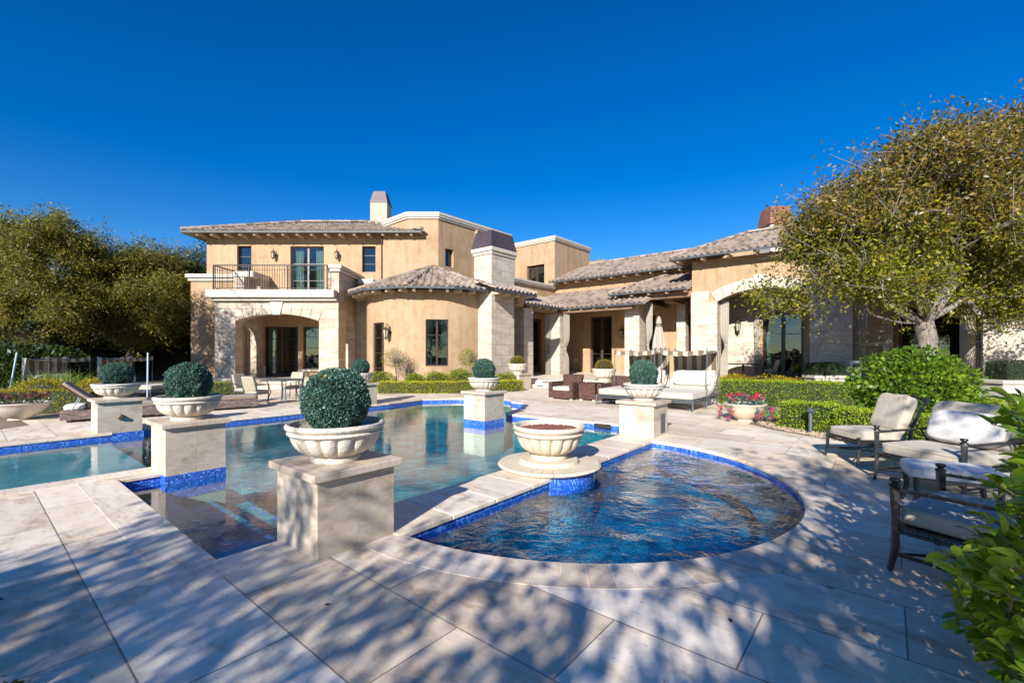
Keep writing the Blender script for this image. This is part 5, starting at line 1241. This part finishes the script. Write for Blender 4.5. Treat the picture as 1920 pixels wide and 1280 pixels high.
for i, (x, y, r, lab) in enumerate(((-5.55, 19.3, .5, 'loose green shrub left of the slender standard trees'), (-4.1, 19.2, .42, 'small greyish shrub right of the slender standard trees'), (-3.2, 19.2, .5, 'rounded green shrub below the bay window, left one'), (-2.0, 19.3, .55, 'rounded green shrub below the bay window, right one'), (-.35, 19.9, .45, 'green shrub at the foot of the stone chimney'))):
    shrub(lab, (x, y), (r*1.45, r, r*1.0), 'shrub', 3600, .06, 'shrubs between the hedge and the round bay')
def standard(label, x, y, h, r, mats, nl=1800):
    t = thing('standard_tree', label, 'small tree', (x, y, 0), 0, 'small ball headed trees by the round bay'); mb = MB()
    for k in range(3): a = k*2.1; mb.tube([(.07*math.cos(a), .07*math.sin(a), 0), (.05*math.cos(a), .05*math.sin(a), h*.5), (r*.5*math.cos(a), r*.4*math.sin(a), h)], [.02, .017, .01], 6)
    for k in range(60):
        a = random.random()*6.28; f = random.random(); p0 = Vector((.1*math.cos(a), .1*math.sin(a), h*.85)); p1 = Vector((r*math.cos(a)*f, r*math.sin(a)*f, h+r*random.uniform(-.5, .95))); mb.tube([p0, p0.lerp(p1, .5)+Vector((0, 0, .05)), p1], [.008, .005, .002], 4)
    mb.build('trunk', M['bark'], t)
    for m_, fr_ in mats:
        P, d_ = cloud_ellipsoid(int(nl*fr_), (0, 0, h), (r, r*.8, r), .35)
        P = P if m_ == 'dry' else P-np.array((r*.45, 0, 0)); V, F = leaves_np(P, .045, .5, d_, 0, .4, .3); npmesh('crown', V, F, L[m_], t)
standard('slender trunked small tree, half bare, left of the bay window', -4.95, 19.6, 1.35, .50, [('dry', .5), ('shrub', .5)], 1800)
standard('small green ball headed tree right of the bay window', -1.75, 19.7, 1.40, .42, [('shrub', 1)], 1600)
# yellow / rust shrubs
for (x, y, r, lab, m_) in ((-13.4, 13.0, .75, 'yellow-green shrub at the left edge under the grass tuft', 'yellow'), (-11.9, 12.95, .7, 'yellow shrub beside the leftmost daybed', 'yellow'), (-10.0, 13.9, .45, 'small yellow shrub between the left topiary balls', 'yellow')):
    shrub(lab, (x, y), (r*1.2, r*.7, r*.75), m_, 5200, .045, 'yellow shrubs along the left garden')
for (x, y, r, lab, m_) in ((8.0, 16.4, .8, 'yellow-orange shrub behind the left end of the green hedge', 'yellow'), (9.4, 15.9, .8, 'yellow-green shrub in front of the big arch', 'yellow'), (10.2, 14.7, .6, 'green shrub left of the small planter box', 'hedgeR'), (11.6, 14.2, .8, 'dark green shrub right of the small planter box', 'dark'), (4.9, 19.2, .6, 'yellow shrub between the patio bowl and the daybeds', 'yellow')):
    shrub(lab, (x, y), (r*1.3, r*.7, r*.62), m_, 3800, .06, 'low shrubs behind the right hedge')
# grass tuft on the left
t = thing('grass_tuft', 'tall spiky green grass tuft at the left edge', 'ornamental grass', (-14.3, 14.2, 0))
n = 900; base = np.stack([rng.normal(size=n)*.35, rng.normal(size=n)*.3, np.zeros(n)], 1); dd = np.stack([rng.normal(size=n)*.5, rng.normal(size=n)*.5, np.ones(n)], 1); dd /= np.linalg.norm(dd, axis=1)[:, None]; ln = (.9+.6*rng.random(n))[:, None]
sd_ = np.cross(dd, rng.normal(size=(n, 3))); sd_ /= np.linalg.norm(sd_, axis=1)[:, None]
V = np.stack([base-sd_*.008, base+sd_*.008, base+dd*ln*.6+sd_*.008, base+dd*ln*.6-sd_*.008], 1); V2 = np.stack([V[:, 3], V[:, 2], base+dd*ln+np.array((0, 0, -.18))*ln+dd*np.array((1, 1, 0))*.25, V[:, 3]+1e-4], 1)
VV = np.concatenate([V.reshape(-1, 3), V2.reshape(-1, 3)]); npmesh('blades', VV, np.arange(len(VV)).reshape(-1, 4), L['grass'], t)

# ---- trees
def grow(base, fork, targets, step=.45, seed=0, prim=()):
    rd = np.random.default_rng(seed); nodes = [np.array(base, float)]; par = [-1]; b = np.array(base, float); f = np.array(fork, float); k = max(2, int(np.linalg.norm(f-b)/step))
    for i in range(1, k+1): nodes.append(b+(f-b)*i/k+rd.normal(size=3)*.03); par.append(len(nodes)-2)
    T = sorted(targets, key=lambda p: np.linalg.norm(p-f)); ends = []
    start = len(nodes)-1; root = start
    for q in prim:
        q = f+(np.array(q, float)-f)*.92; l = np.linalg.norm(q-f); k = max(2, int(l/step)); last = root; bd = rd.normal(size=3)*l*.07; bd[2] -= l*.06
        for i in range(1, k+1): g = i/k; nodes.append(f+(q-f)*g+bd*math.sin(math.pi*g)); par.append(last); last = len(nodes)-1
    for p in T:
        A = np.array(nodes[start:]); dv = A-p; dist = np.linalg.norm(dv, axis=1); dfork = np.linalg.norm(A-f, axis=1); j = int(np.argmin(dist+.25*dfork))+start
        q = nodes[j]; l = np.linalg.norm(p-q); k = max(1, int(l/step)); last = j; bend = rd.normal(size=3)*l*.10; bend[2] += l*.10
        for i in range(1, k+1):
            g = i/k; nodes.append(q+(p-q)*g+bend*math.sin(math.pi*g)+rd.normal(size=3)*.02); par.append(last); last = len(nodes)-1
        ends.append(last)
    n = len(nodes); w = np.zeros(n)
    for e in ends: w[e] += 1
    for i in range(n-1, 0, -1): w[par[i]] += w[i]
    return np.array(nodes), par, w, ends
def segs_mesh(A, B, ra, rb, n=5):
    d = B-A; l = np.linalg.norm(d, axis=1)[:, None]+1e-9; d = d/l; up = np.tile(np.array([[.13, .21, .97]]), (len(A), 1)); x = np.cross(d, up); x /= np.linalg.norm(x, axis=1)[:, None]+1e-9; y = np.cross(d, x); vs = []
    for (P, r) in ((A, ra), (B, rb)):
        for j in range(n):
            an = 2*math.pi*j/n; vs.append(P+(x*math.cos(an)+y*math.sin(an))*r[:, None])
    V = np.stack(vs, 1).reshape(-1, 3); m = len(A); base = (np.arange(m)*2*n)[:, None]; F = []
    for j in range(n): F.append(np.concatenate([base+j, base+(j+1) % n, base+n+(j+1) % n, base+n+j], 1))
    return V, np.stack(F, 1).reshape(-1, 4)
def tree(name, label, base, fork, blobs, ntar, leafm, lsize, lper, r0, barkm, spread=.45, group=None, twigs=0, seed=1, asp=.45, up=0.0, minr=.008, nclump=0, cs=.45, cat='tree', leafm2=None, step=.45, bare=0.0):
    rd = np.random.default_rng(seed); t = thing(name, label, cat, tuple(base), 0, group); bp = np.array(base, float); tg = []; wts = []
    vol = np.array([b[1][0]*b[1][1]*b[1][2]*(b[2] if len(b) > 2 else 1) for b in blobs]); vol = vol/vol.sum()
    for (b, v_) in zip(blobs, vol):
        k = int(ntar*v_)+2
        if nclump:
            nc = max(3, int(nclump*v_)); d_ = rd.normal(size=(nc, 3)); d_ /= np.linalg.norm(d_, axis=1)[:, None]; cc = np.array(b[0])+d_*(rd.random(nc)**.30)[:, None]*np.array(b[1])
            tg += list(cc[rd.integers(0, nc, k)]+rd.normal(size=(k, 3))*cs*np.array((1, 1, .6))); continue
        d_ = rd.normal(size=(k, 3)); d_ /= np.linalg.norm(d_, axis=1)[:, None]; q_ = rd.random(k)**.45; tg += list(np.array(b[0])+d_*q_[:, None]*np.array(b[1]))
    nodes, par, w, ends = grow(base, fork, tg, step, seed, [b[0] for b in blobs]); nodes = nodes-bp
    rad = r0*np.sqrt(np.maximum(w, .5)/w.max())**.95; rad = np.maximum(rad, minr)
    ix = np.arange(1, len(nodes)); pa = np.array(par)[1:]; V, F = segs_mesh(nodes[pa], nodes[ix], np.minimum(rad[pa], rad[ix]*1.35), rad[ix], 6)
    Vs, Fs = [V], [F]; E = nodes[ends]
    if twigs:
        A = np.repeat(E, twigs, 0); B = A+rd.normal(size=A.shape)*spread*.9+np.array((0, 0, spread*.25)); V, F = segs_mesh(A, B, np.full(len(A), minr), np.full(len(A), minr*.4), 3); Fs.append(F+len(Vs[0])); Vs.append(V); E2 = np.concatenate([E, B, (A+B)/2])
    else: E2 = E
    npmesh('trunk', np.concatenate(Vs), np.concatenate(Fs), M[barkm], t, smooth=True)
    dens = rd.random(len(E2)) > bare; E3 = E2[dens]
    P = np.repeat(E3, lper, 0); P = P+rd.normal(size=P.shape)*spread*(.36 if twigs else .6)
    cen = nodes.mean(0); Dn = P-cen; Dn /= np.linalg.norm(Dn, axis=1)[:, None]+1e-9
    if leafm2:
        low = (P[:, 2]+bp[2]+rd.normal(size=len(P))*.5) < leafm2[1]; V, F = leaves_np(P[low], lsize, asp, Dn[low], up, .4, .25); npmesh('crown', V, F, L[leafm2[0]], t); P, Dn = P[~low], Dn[~low]
    V, F = leaves_np(P, lsize, asp, Dn, up, .4, .25); npmesh('crown', V, F, L[leafm], t)
    return t
# big right tree
tree('broadleaf_tree', 'big spreading tree with pale twigs and olive leaves on the right', (12.1, 13.2, 0), (12.0, 13.2, 2.5),
     [((10.3, 13.0, 5.4), (1.9, 2.0, 1.5)), ((9.3, 12.4, 4.0), (1.6, 1.6, 1.0)), ((8.3, 12.4, 3.45), (1.3, 1.4, .75)), ((11.6, 13.2, 6.3), (1.9, 2.2, 1.6)), ((14.0, 13.4, 6.6), (2.1, 2.4, 2.0)), ((14.8, 12.8, 4.4), (2.6, 2.4, 1.7)), ((11.0, 12.2, 3.9), (1.9, 1.5, 1.0)), ((14.4, 13.2, 8.0), (1.0, 1.4, .7), 1.5)],
     740, 'oak', .11, 14, .25, 'bark', .42, twigs=7, seed=5, leafm2=('oakgreen', 4.7), bare=.22, minr=.012, nclump=80, cs=.36)
# left garden trees
lt = [((-22.8, 22.0, 0), (-22.7, 22.0, 2.4), [((-23.2, 22, 6.5), (2.3, 2.4, 1.9)), ((-21.3, 21.8, 6.9), (1.3, 1.5, 1.1)), ((-21.4, 21.5, 4.4), (2.4, 2.4, 1.5)), ((-25.8, 22, 5.6), (2.6, 2.8, 2.4)), ((-24.4, 20.5, 3.9), (2.4, 1.6, 1.3))], 'tall feathery olive tree at the far left', 'feather'),
      ((-20.6, 24.5, 0), (-20.5, 24.5, 2.4), [((-21.0, 24.5, 5.9), (1.7, 2.0, 1.6)), ((-19.2, 24.3, 5.0), (1.5, 1.8, 1.3)), ((-20.2, 23.6, 3.8), (2.6, 2.2, 1.4)), ((-17.9, 24.3, 3.9), (1.2, 1.2, 1.0))], 'olive tree in the middle of the left garden', 'feather'),
      ((-19.6, 27.5, 0), (-19.6, 27.5, 2.4), [((-20.6, 27.5, 5.2), (1.7, 2.0, 1.9)), ((-19.2, 27, 3.5), (2, 2, 1.5)), ((-18.2, 27.6, 4.6), (1.0, 1, 1.1))], 'dark tree close to the left corner of the house', 'dark')]
for i, (b, f, bl, lab, lm) in enumerate(lt): tree('garden_tree', lab, b, f, bl, 480, lm, .15, 34, .17, 'bark2', .50, 'trees in the left garden', twigs=3, seed=20+i, asp=.30, minr=.012, nclump=44, cs=.44)
tree('garden_tree', 'thin leafy tree rising behind the left end of the roof', (-20.2, 30, 0), (-20.2, 30, 3.5), [((-20.3, 30, 7.2), (1.3, 1.2, 1.9)), ((-20.6, 30, 4.6), (1.8, 1.5, 1.6))], 150, 'dark', .13, 14, .11, 'bark2', .5, 'trees in the left garden', twigs=2, seed=31, asp=.45)
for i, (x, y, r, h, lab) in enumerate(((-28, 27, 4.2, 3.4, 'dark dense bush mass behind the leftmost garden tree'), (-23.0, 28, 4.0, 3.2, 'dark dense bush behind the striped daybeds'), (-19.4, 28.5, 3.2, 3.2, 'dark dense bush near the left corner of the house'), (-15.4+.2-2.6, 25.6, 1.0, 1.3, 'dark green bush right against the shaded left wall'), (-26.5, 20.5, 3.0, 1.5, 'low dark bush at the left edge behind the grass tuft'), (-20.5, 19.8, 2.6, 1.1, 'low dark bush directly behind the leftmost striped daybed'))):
    shrub(lab, (x, y), (r, r*.6, h), 'dark', 15000, .18, 'dark bushes at the back of the left garden', asp=.5)  # shade of the trees in front is put into the dark leaf colours
mb = MB(); mb.box(-40, -16.6, 31, 31.3, 0, 2.4); tag(mb.build('garden_wall', M['fence']), 'brown garden wall behind the left trees', 'wall')
mb = MB(); mb.box(-14.3, -11.6, 19.9, 20.5, 0, .42); mb.box(-14.4, -11.5, 19.85, 20.55, .422, .5); tag(mb.build('stone_ledge', M['trim']), 'low pale stone ledge between the left topiary balls', 'ledge')
for (x, y, tx, lab) in ((-15.2, 13.7, .3, 'leaning pale blue pole at the left edge'), (-12.5, 15.6, .02, 'upright pale blue pole left of the house')):
    t = thing('pole', lab, 'pole', (x, y, 0)); mb = MB(); mb.tube([(0, 0, .0), (tx, 0, 1.62)], .024, 8); mb.build('shaft', M['pole'], t); mb = MB(); mb.lathe([(.04, .02), (.045, .06), (.03, .1)], 8); mb.build('collar', M['metal2'], t)
# right far vine wall + vines
mb = MB(); mb.box(17.6, 34, 17.6, 17.9, 0, 3.9); tag(mb.build('garden_wall', M['trim']), 'pale wall covered by a vine at the right edge', 'wall')
shrub('yellow-green climbing vine on the pale wall at the right edge', (20.6, 16.9), (3.2, .8, 2.2), 'shrub', 9000, .11, None, 'wall_vine', core=False, cat='vine')
# big leafy bush behind chairs
shrub('dense glossy green bush behind the lounge chairs', (8.15, 9.3), (1.45, .95, .98), 'gloss', 10500, .085, None, 'leafy_bush', asp=.62)
# foreground bush, right: sprays of broad leaves
t = thing('broadleaf_shrub', 'close-up shrub with broad shiny leaves at the right edge of the frame', 'shrub', (2.35, 1.75, 0)); sp = MB(); Pl = []; Dl = []
rd = random.Random(11)
for k in range(420):
    yy = rd.uniform(-.35, .75); z0 = rd.uniform(.02, 1.30); an = rd.uniform(2.0, 4.6)
    wv = .5+.12*math.sin(z0*9)+(.06 if z0 > .5 else -.02)
    p0 = Vector(((1.18-.08*(z0 < .85)+.05*math.sin(z0*7+yy*5))*(1.75+yy)-2.35+abs(rd.gauss(.0, .22)), yy, z0)); d = Vector((math.cos(an), math.sin(an)*.8, rd.uniform(-.2, .6))).normalized(); l = rd.uniform(.06, .20); p1 = p0+d*l*.5; p2 = p0+d*l+Vector((0, 0, .03))
    sp.tube([p0, p1, p2], [.005, .004, .002], 5)
    for j in range(8):
        f = .3+.7*j/7; p = p0.lerp(p2, f); side = Vector((rd.gauss(0, 1), rd.gauss(0, 1), rd.gauss(0, .6)+.3)).normalized(); dl = (d*.7+side*.8).normalized(); Pl.append(p); Dl.append(dl)
for k in range(7): x = rd.uniform(.1, .4); y = rd.uniform(-.3, .4); sp.tube([(x*.6+.1, y*.6, 0), (x, y, .6), (x+rd.uniform(-.1, .05), y+.05, 1.25)], [.016, .011, .005], 6)
sp.build('stem', M['bark2'], t)
lf = MB()
for p, dl in zip(Pl, Dl):
    s_ = rd.uniform(.05, .10); upv = Vector((rd.gauss(0, .5), rd.gauss(0, .5), 1)); x = dl.cross(upv).normalized(); nn = x.cross(dl)
    vs = []
    for (f, w_, c_) in ((0, .06, 0), (.2, .30, .02), (.45, .42, .05), (.7, .36, .04), (.88, .2, .0), (1, .02, -.05)):
        c = p+dl*s_*f+nn*s_*c_*1.5; vs += [c-x*s_*w_*.6+nn*s_*.06, c, c+x*s_*w_*.6+nn*s_*.06]
    lf.add(vs, [(3*i+j, 3*i+j+1, 3*i+j+4, 3*i+j+3) for i in range(5) for j in range(2)])
lf.build('foliage', L['big'], t, smooth=True)
# small leaves peeping in at the lower left corner
t = thing('low_plant', 'small plant tip in the lower left corner of the paving', 'plant', (-2.34, 2.06, 0)); P = rng.normal(size=(40, 3))*np.array((.045, .03, .02))+np.array((0, 0, .04)); V, F = leaves_np(P, .05, .55, None, .2); npmesh('foliage', V, F, L['dark'], t)
mb = MB(); mb.tube([(-.05, 0, 0), (0, 0, .05)], .004, 5); mb.build('stem', M['bark2'], t)
t = MB(); 
# fallen leaf
me = MB(); me.add([(0, 0, .016), (.035, .02, .022), (.08, .0, .018), (.04, -.02, .014)], [(0, 1, 2, 3)]); o = me.build('fallen_leaf', simple('dead_leaf', (.10, .03, .02), .6), None); o.location = (-3.35, 2.93, 0); tag(o, 'single dark red fallen leaf on the paving at the lower left', 'leaf')
fl0 = o
for k_, (x, y) in enumerate(((-1.2, 2.9), (1.3, 2.7), (2.2, 3.1), (-2.6, 3.6), (1.9, 2.2), (4.4, 5.2), (3.9, 6.9))):
    c = fl0.copy(); COL.objects.link(c); c.location = (x, y, -.008); c.rotation_euler = (0, 0, k_*1.3); c.scale = (.6+.1*(k_ % 3),)*3; tag(c, 'small dry brown leaf fallen on the pale paving around the spa', 'leaf', 'small fallen leaves')
# trees behind the camera that throw the foreground shade
SG = dict(group='trees outside the frame', twigs=3)
for (nm, b, f, bl, k_, sd__) in (('leafy tree behind the viewpoint on the left, shading the near paving', (-6.0, -6.2, 0), (-5.8, -6.0, 2.0), [((-5.6, -5.6, 3.9), (1.9, 1.7, 1.2)), ((-3.4, -5.6, 3.5), (1.2, 1.4, .9))], 62, 51),
    ('leafy tree behind the viewpoint in the middle, shading the near pool edge', (-1.4, -5.6, 0), (-1.2, -5.4, 1.9), [((-1.0, -5.0, 3.6), (1.6, 1.6, 1.1)), ((.6, -4.8, 4.9), (1.3, 1.3, .8))], 44, 52),
    ('leafy tree behind the viewpoint on the right, shading the spa edge', (3.0, -4.2, 0), (3.0, -4.1, 1.8), [((3.2, -3.8, 3.1), (1.8, 1.4, 1.1)), ((3.6, -3.6, 4.6), (1.5, 1.4, 1.0))], 46, 53),
    ('tall leafy tree beyond the left edge of the view, shading the left garden', (-19.5, 8.0, 0), (-19.3, 8.0, 2.6), [((-18.8, 8.4, 6.0), (2.6, 2.4, 2.2)), ((-17.5, 9.5, 8.2), (1.8, 2.0, 1.6)), ((-20.5, 6.0, 5.0), (2.4, 2.4, 1.6))], 210, 54),
    ('slim leafy tree outside the left edge, shading the left pier of the house', (-20.6, 13.0, 0), (-20.4, 13.1, 3.0), [((-19.4, 13.4, 7.4), (1.4, 1.4, 1.9)), ((-19.9, 12.8, 5.0), (1.5, 1.5, 1.1))], 120, 55)):
    tree('shade_tree', nm, b, f, bl, k_, 'oak', .13, 15, .16, 'bark', .42, seed=sd__, minr=.012, **SG)
# flower bowls
def flowerbowl(label, loc, r, h, mats, leafc, mat='bowl2', trail=True):
    t = thing('flower_bowl', label, 'planter', loc); mb = MB(); mb.lathe([(r*.34, 0), (r*.36, h*.02), (r*.33, h*.10), (r*.45, h*.18), (r*.72, h*.42), (r*.9, h*.72), (r*.97, h*.92), (r, h*.94), (r, h), (r*.93, h), (r*.9, h*.85), (.02, h*.82)], 48); mb.build('bowl', M[mat], t, smooth=True)
    P, d_ = cloud_ellipsoid(700, (0, 0, h+.06), (r*.95, r*.95, .17), .3)
    if trail:
        for a in (2.9, 4.75, 5.9, 3.6, 5.4):
            k = 60; f = rng.random(k); P = np.concatenate([P, np.stack([math.cos(a)*(r+.05+.03*rng.normal(size=k)), math.sin(a)*(r+.05+.03*rng.normal(size=k)), h-.02-f*h*.75], 1)])
    V, F = leaves_np(P, .05, .55, None, .2); npmesh('foliage', V, F, L[leafc], t)
    for m_, n_ in mats:
        mb = []; c = []
        for k in range(n_):
            a = rng.random()*6.28; q_ = r*(1.0*math.sqrt(rng.random())); c.append((q_*math.cos(a), q_*math.sin(a), h+.10+.12*rng.random()))
        if trail:
            for a in (2.9, 4.75, 5.9, 3.6, 5.4): c.append(((r+.09)*math.cos(a), (r+.09)*math.sin(a), h*rng.uniform(.25, .6))); c.append(((r+.08)*math.cos(a+.1), (r+.08)*math.sin(a+.1), h*rng.uniform(.5, .9)))
        P = np.repeat(np.array(c), 14, 0)+rng.normal(size=(len(c)*14, 3))*.014; V, F = leaves_np(P, .035, .9, None, .1); npmesh('blossoms', V, F, L[m_], t)
    return t
flowerbowl('cream bowl of trailing red and pink flowers beside the green hedge', (5.50, 10.75, 0), .47, .42, [('red', 26), ('pink', 4)], 'topiary')
flowerbowl('stone bowl of dark wine coloured flowers at the left edge', (-11.85, 10.95, 0), .56, .42, [('wine', 40)], 'dark', 'bowl', trail=False)
# rust shrubs in patio bowls
def patio_bowl(label, loc, s, ped_h):
    t = thing('patio_planter', label, 'planter', loc, 0, 'bowls with rust coloured round shrubs at the loggia')
    mb = MB(); 
    ob = bowl.copy(); COL.objects.link(ob); ob.parent = t; ob.scale = (s, s, s*1.15); ob.location = (0, 0, 0)
    P, d_ = cloud_ellipsoid(3500, (0, 0, .45*s), (.30*s, .30*s, .24*s), .8); V, F = leaves_np(P, .035, .6, d_, .1); npmesh('foliage', V, F, L['orange'], t)
    c = MB(); c.sellip((0, 0, .44*s), (.26*s, .26*s, .2*s), 1, 10); c.build('inner_growth', M['core'], t); return t
mb = MB(); mb.box(-.45, .45, -.45, .45, 0, .62); mb.box(-.5, .5, -.5, .5, .622, .7); o = mb.build('planter_plinth', M['cap'], None, bevel=.01); o.location = (.25, 20.7, 0); o.rotation_euler = (0, 0, R(-TH)); tag(o, 'square stone plinth at the left of the steps', 'plinth')
patio_bowl('stone bowl with a rust coloured shrub on the plinth left of the steps', (.25, 20.6, .702), 1.12, 0)
mb = MB(); mb.box(-.4, .4, -.4, .4, 0, .36); o = mb.build('planter_plinth', M['cap'], None, bevel=.01); o.location = (4.25, 21.0, 0); o.rotation_euler = (0, 0, R(-TH)); tag(o, 'low stone plinth behind the wicker armchairs', 'plinth')
patio_bowl('large stone bowl with a rust coloured round shrub in front of the dark patio door', (4.25, 21.0, .362), 1.38, 0)
# path light
t = thing('path_light', 'small grey garden path light between the two low hedges', 'garden light', (6.0, 9.15, 0)); mb = MB(); mb.tube([(0, 0, 0), (0, 0, .42)], .035, 8); mb.build('stake', M['metal2'], t); mb = MB(); mb.lathe([(.02, .42), (.10, .43), (.03, .50)], 8); mb.build('shade', M['metal2'], t)
# lawn strip beside the flower bowl
n = 5000; P = np.stack([6.3+rng.random(n)*.9, 10.6+rng.random(n)*3.2, np.zeros(n)], 1); V, F = leaves_np(P, .05, .14, None, 1.5); tag(npmesh('grass', V, F, L['grass'], None), 'short green grass strip between paving and hedge', 'grass', kind='stuff')
n = 2600; P = np.stack([5.55+rng.random(n)*1.0, 7.6+rng.random(n)*3.0, np.full(n, .004)], 1); k = P[:, 0] > 5.35+(10.3-P[:, 1])*.30; P = P[k]
mb = MB()
for p in P[:1100]: s_ = random.uniform(.01, .03); mb.sellip((p[0], p[1], s_*.3), (s_, s_*.8, s_*.5), .8, 3)
tag(mb.build('gravel', M['gravel'], None), 'tan gravel at the foot of the low hedges', 'gravel', kind='stuff')
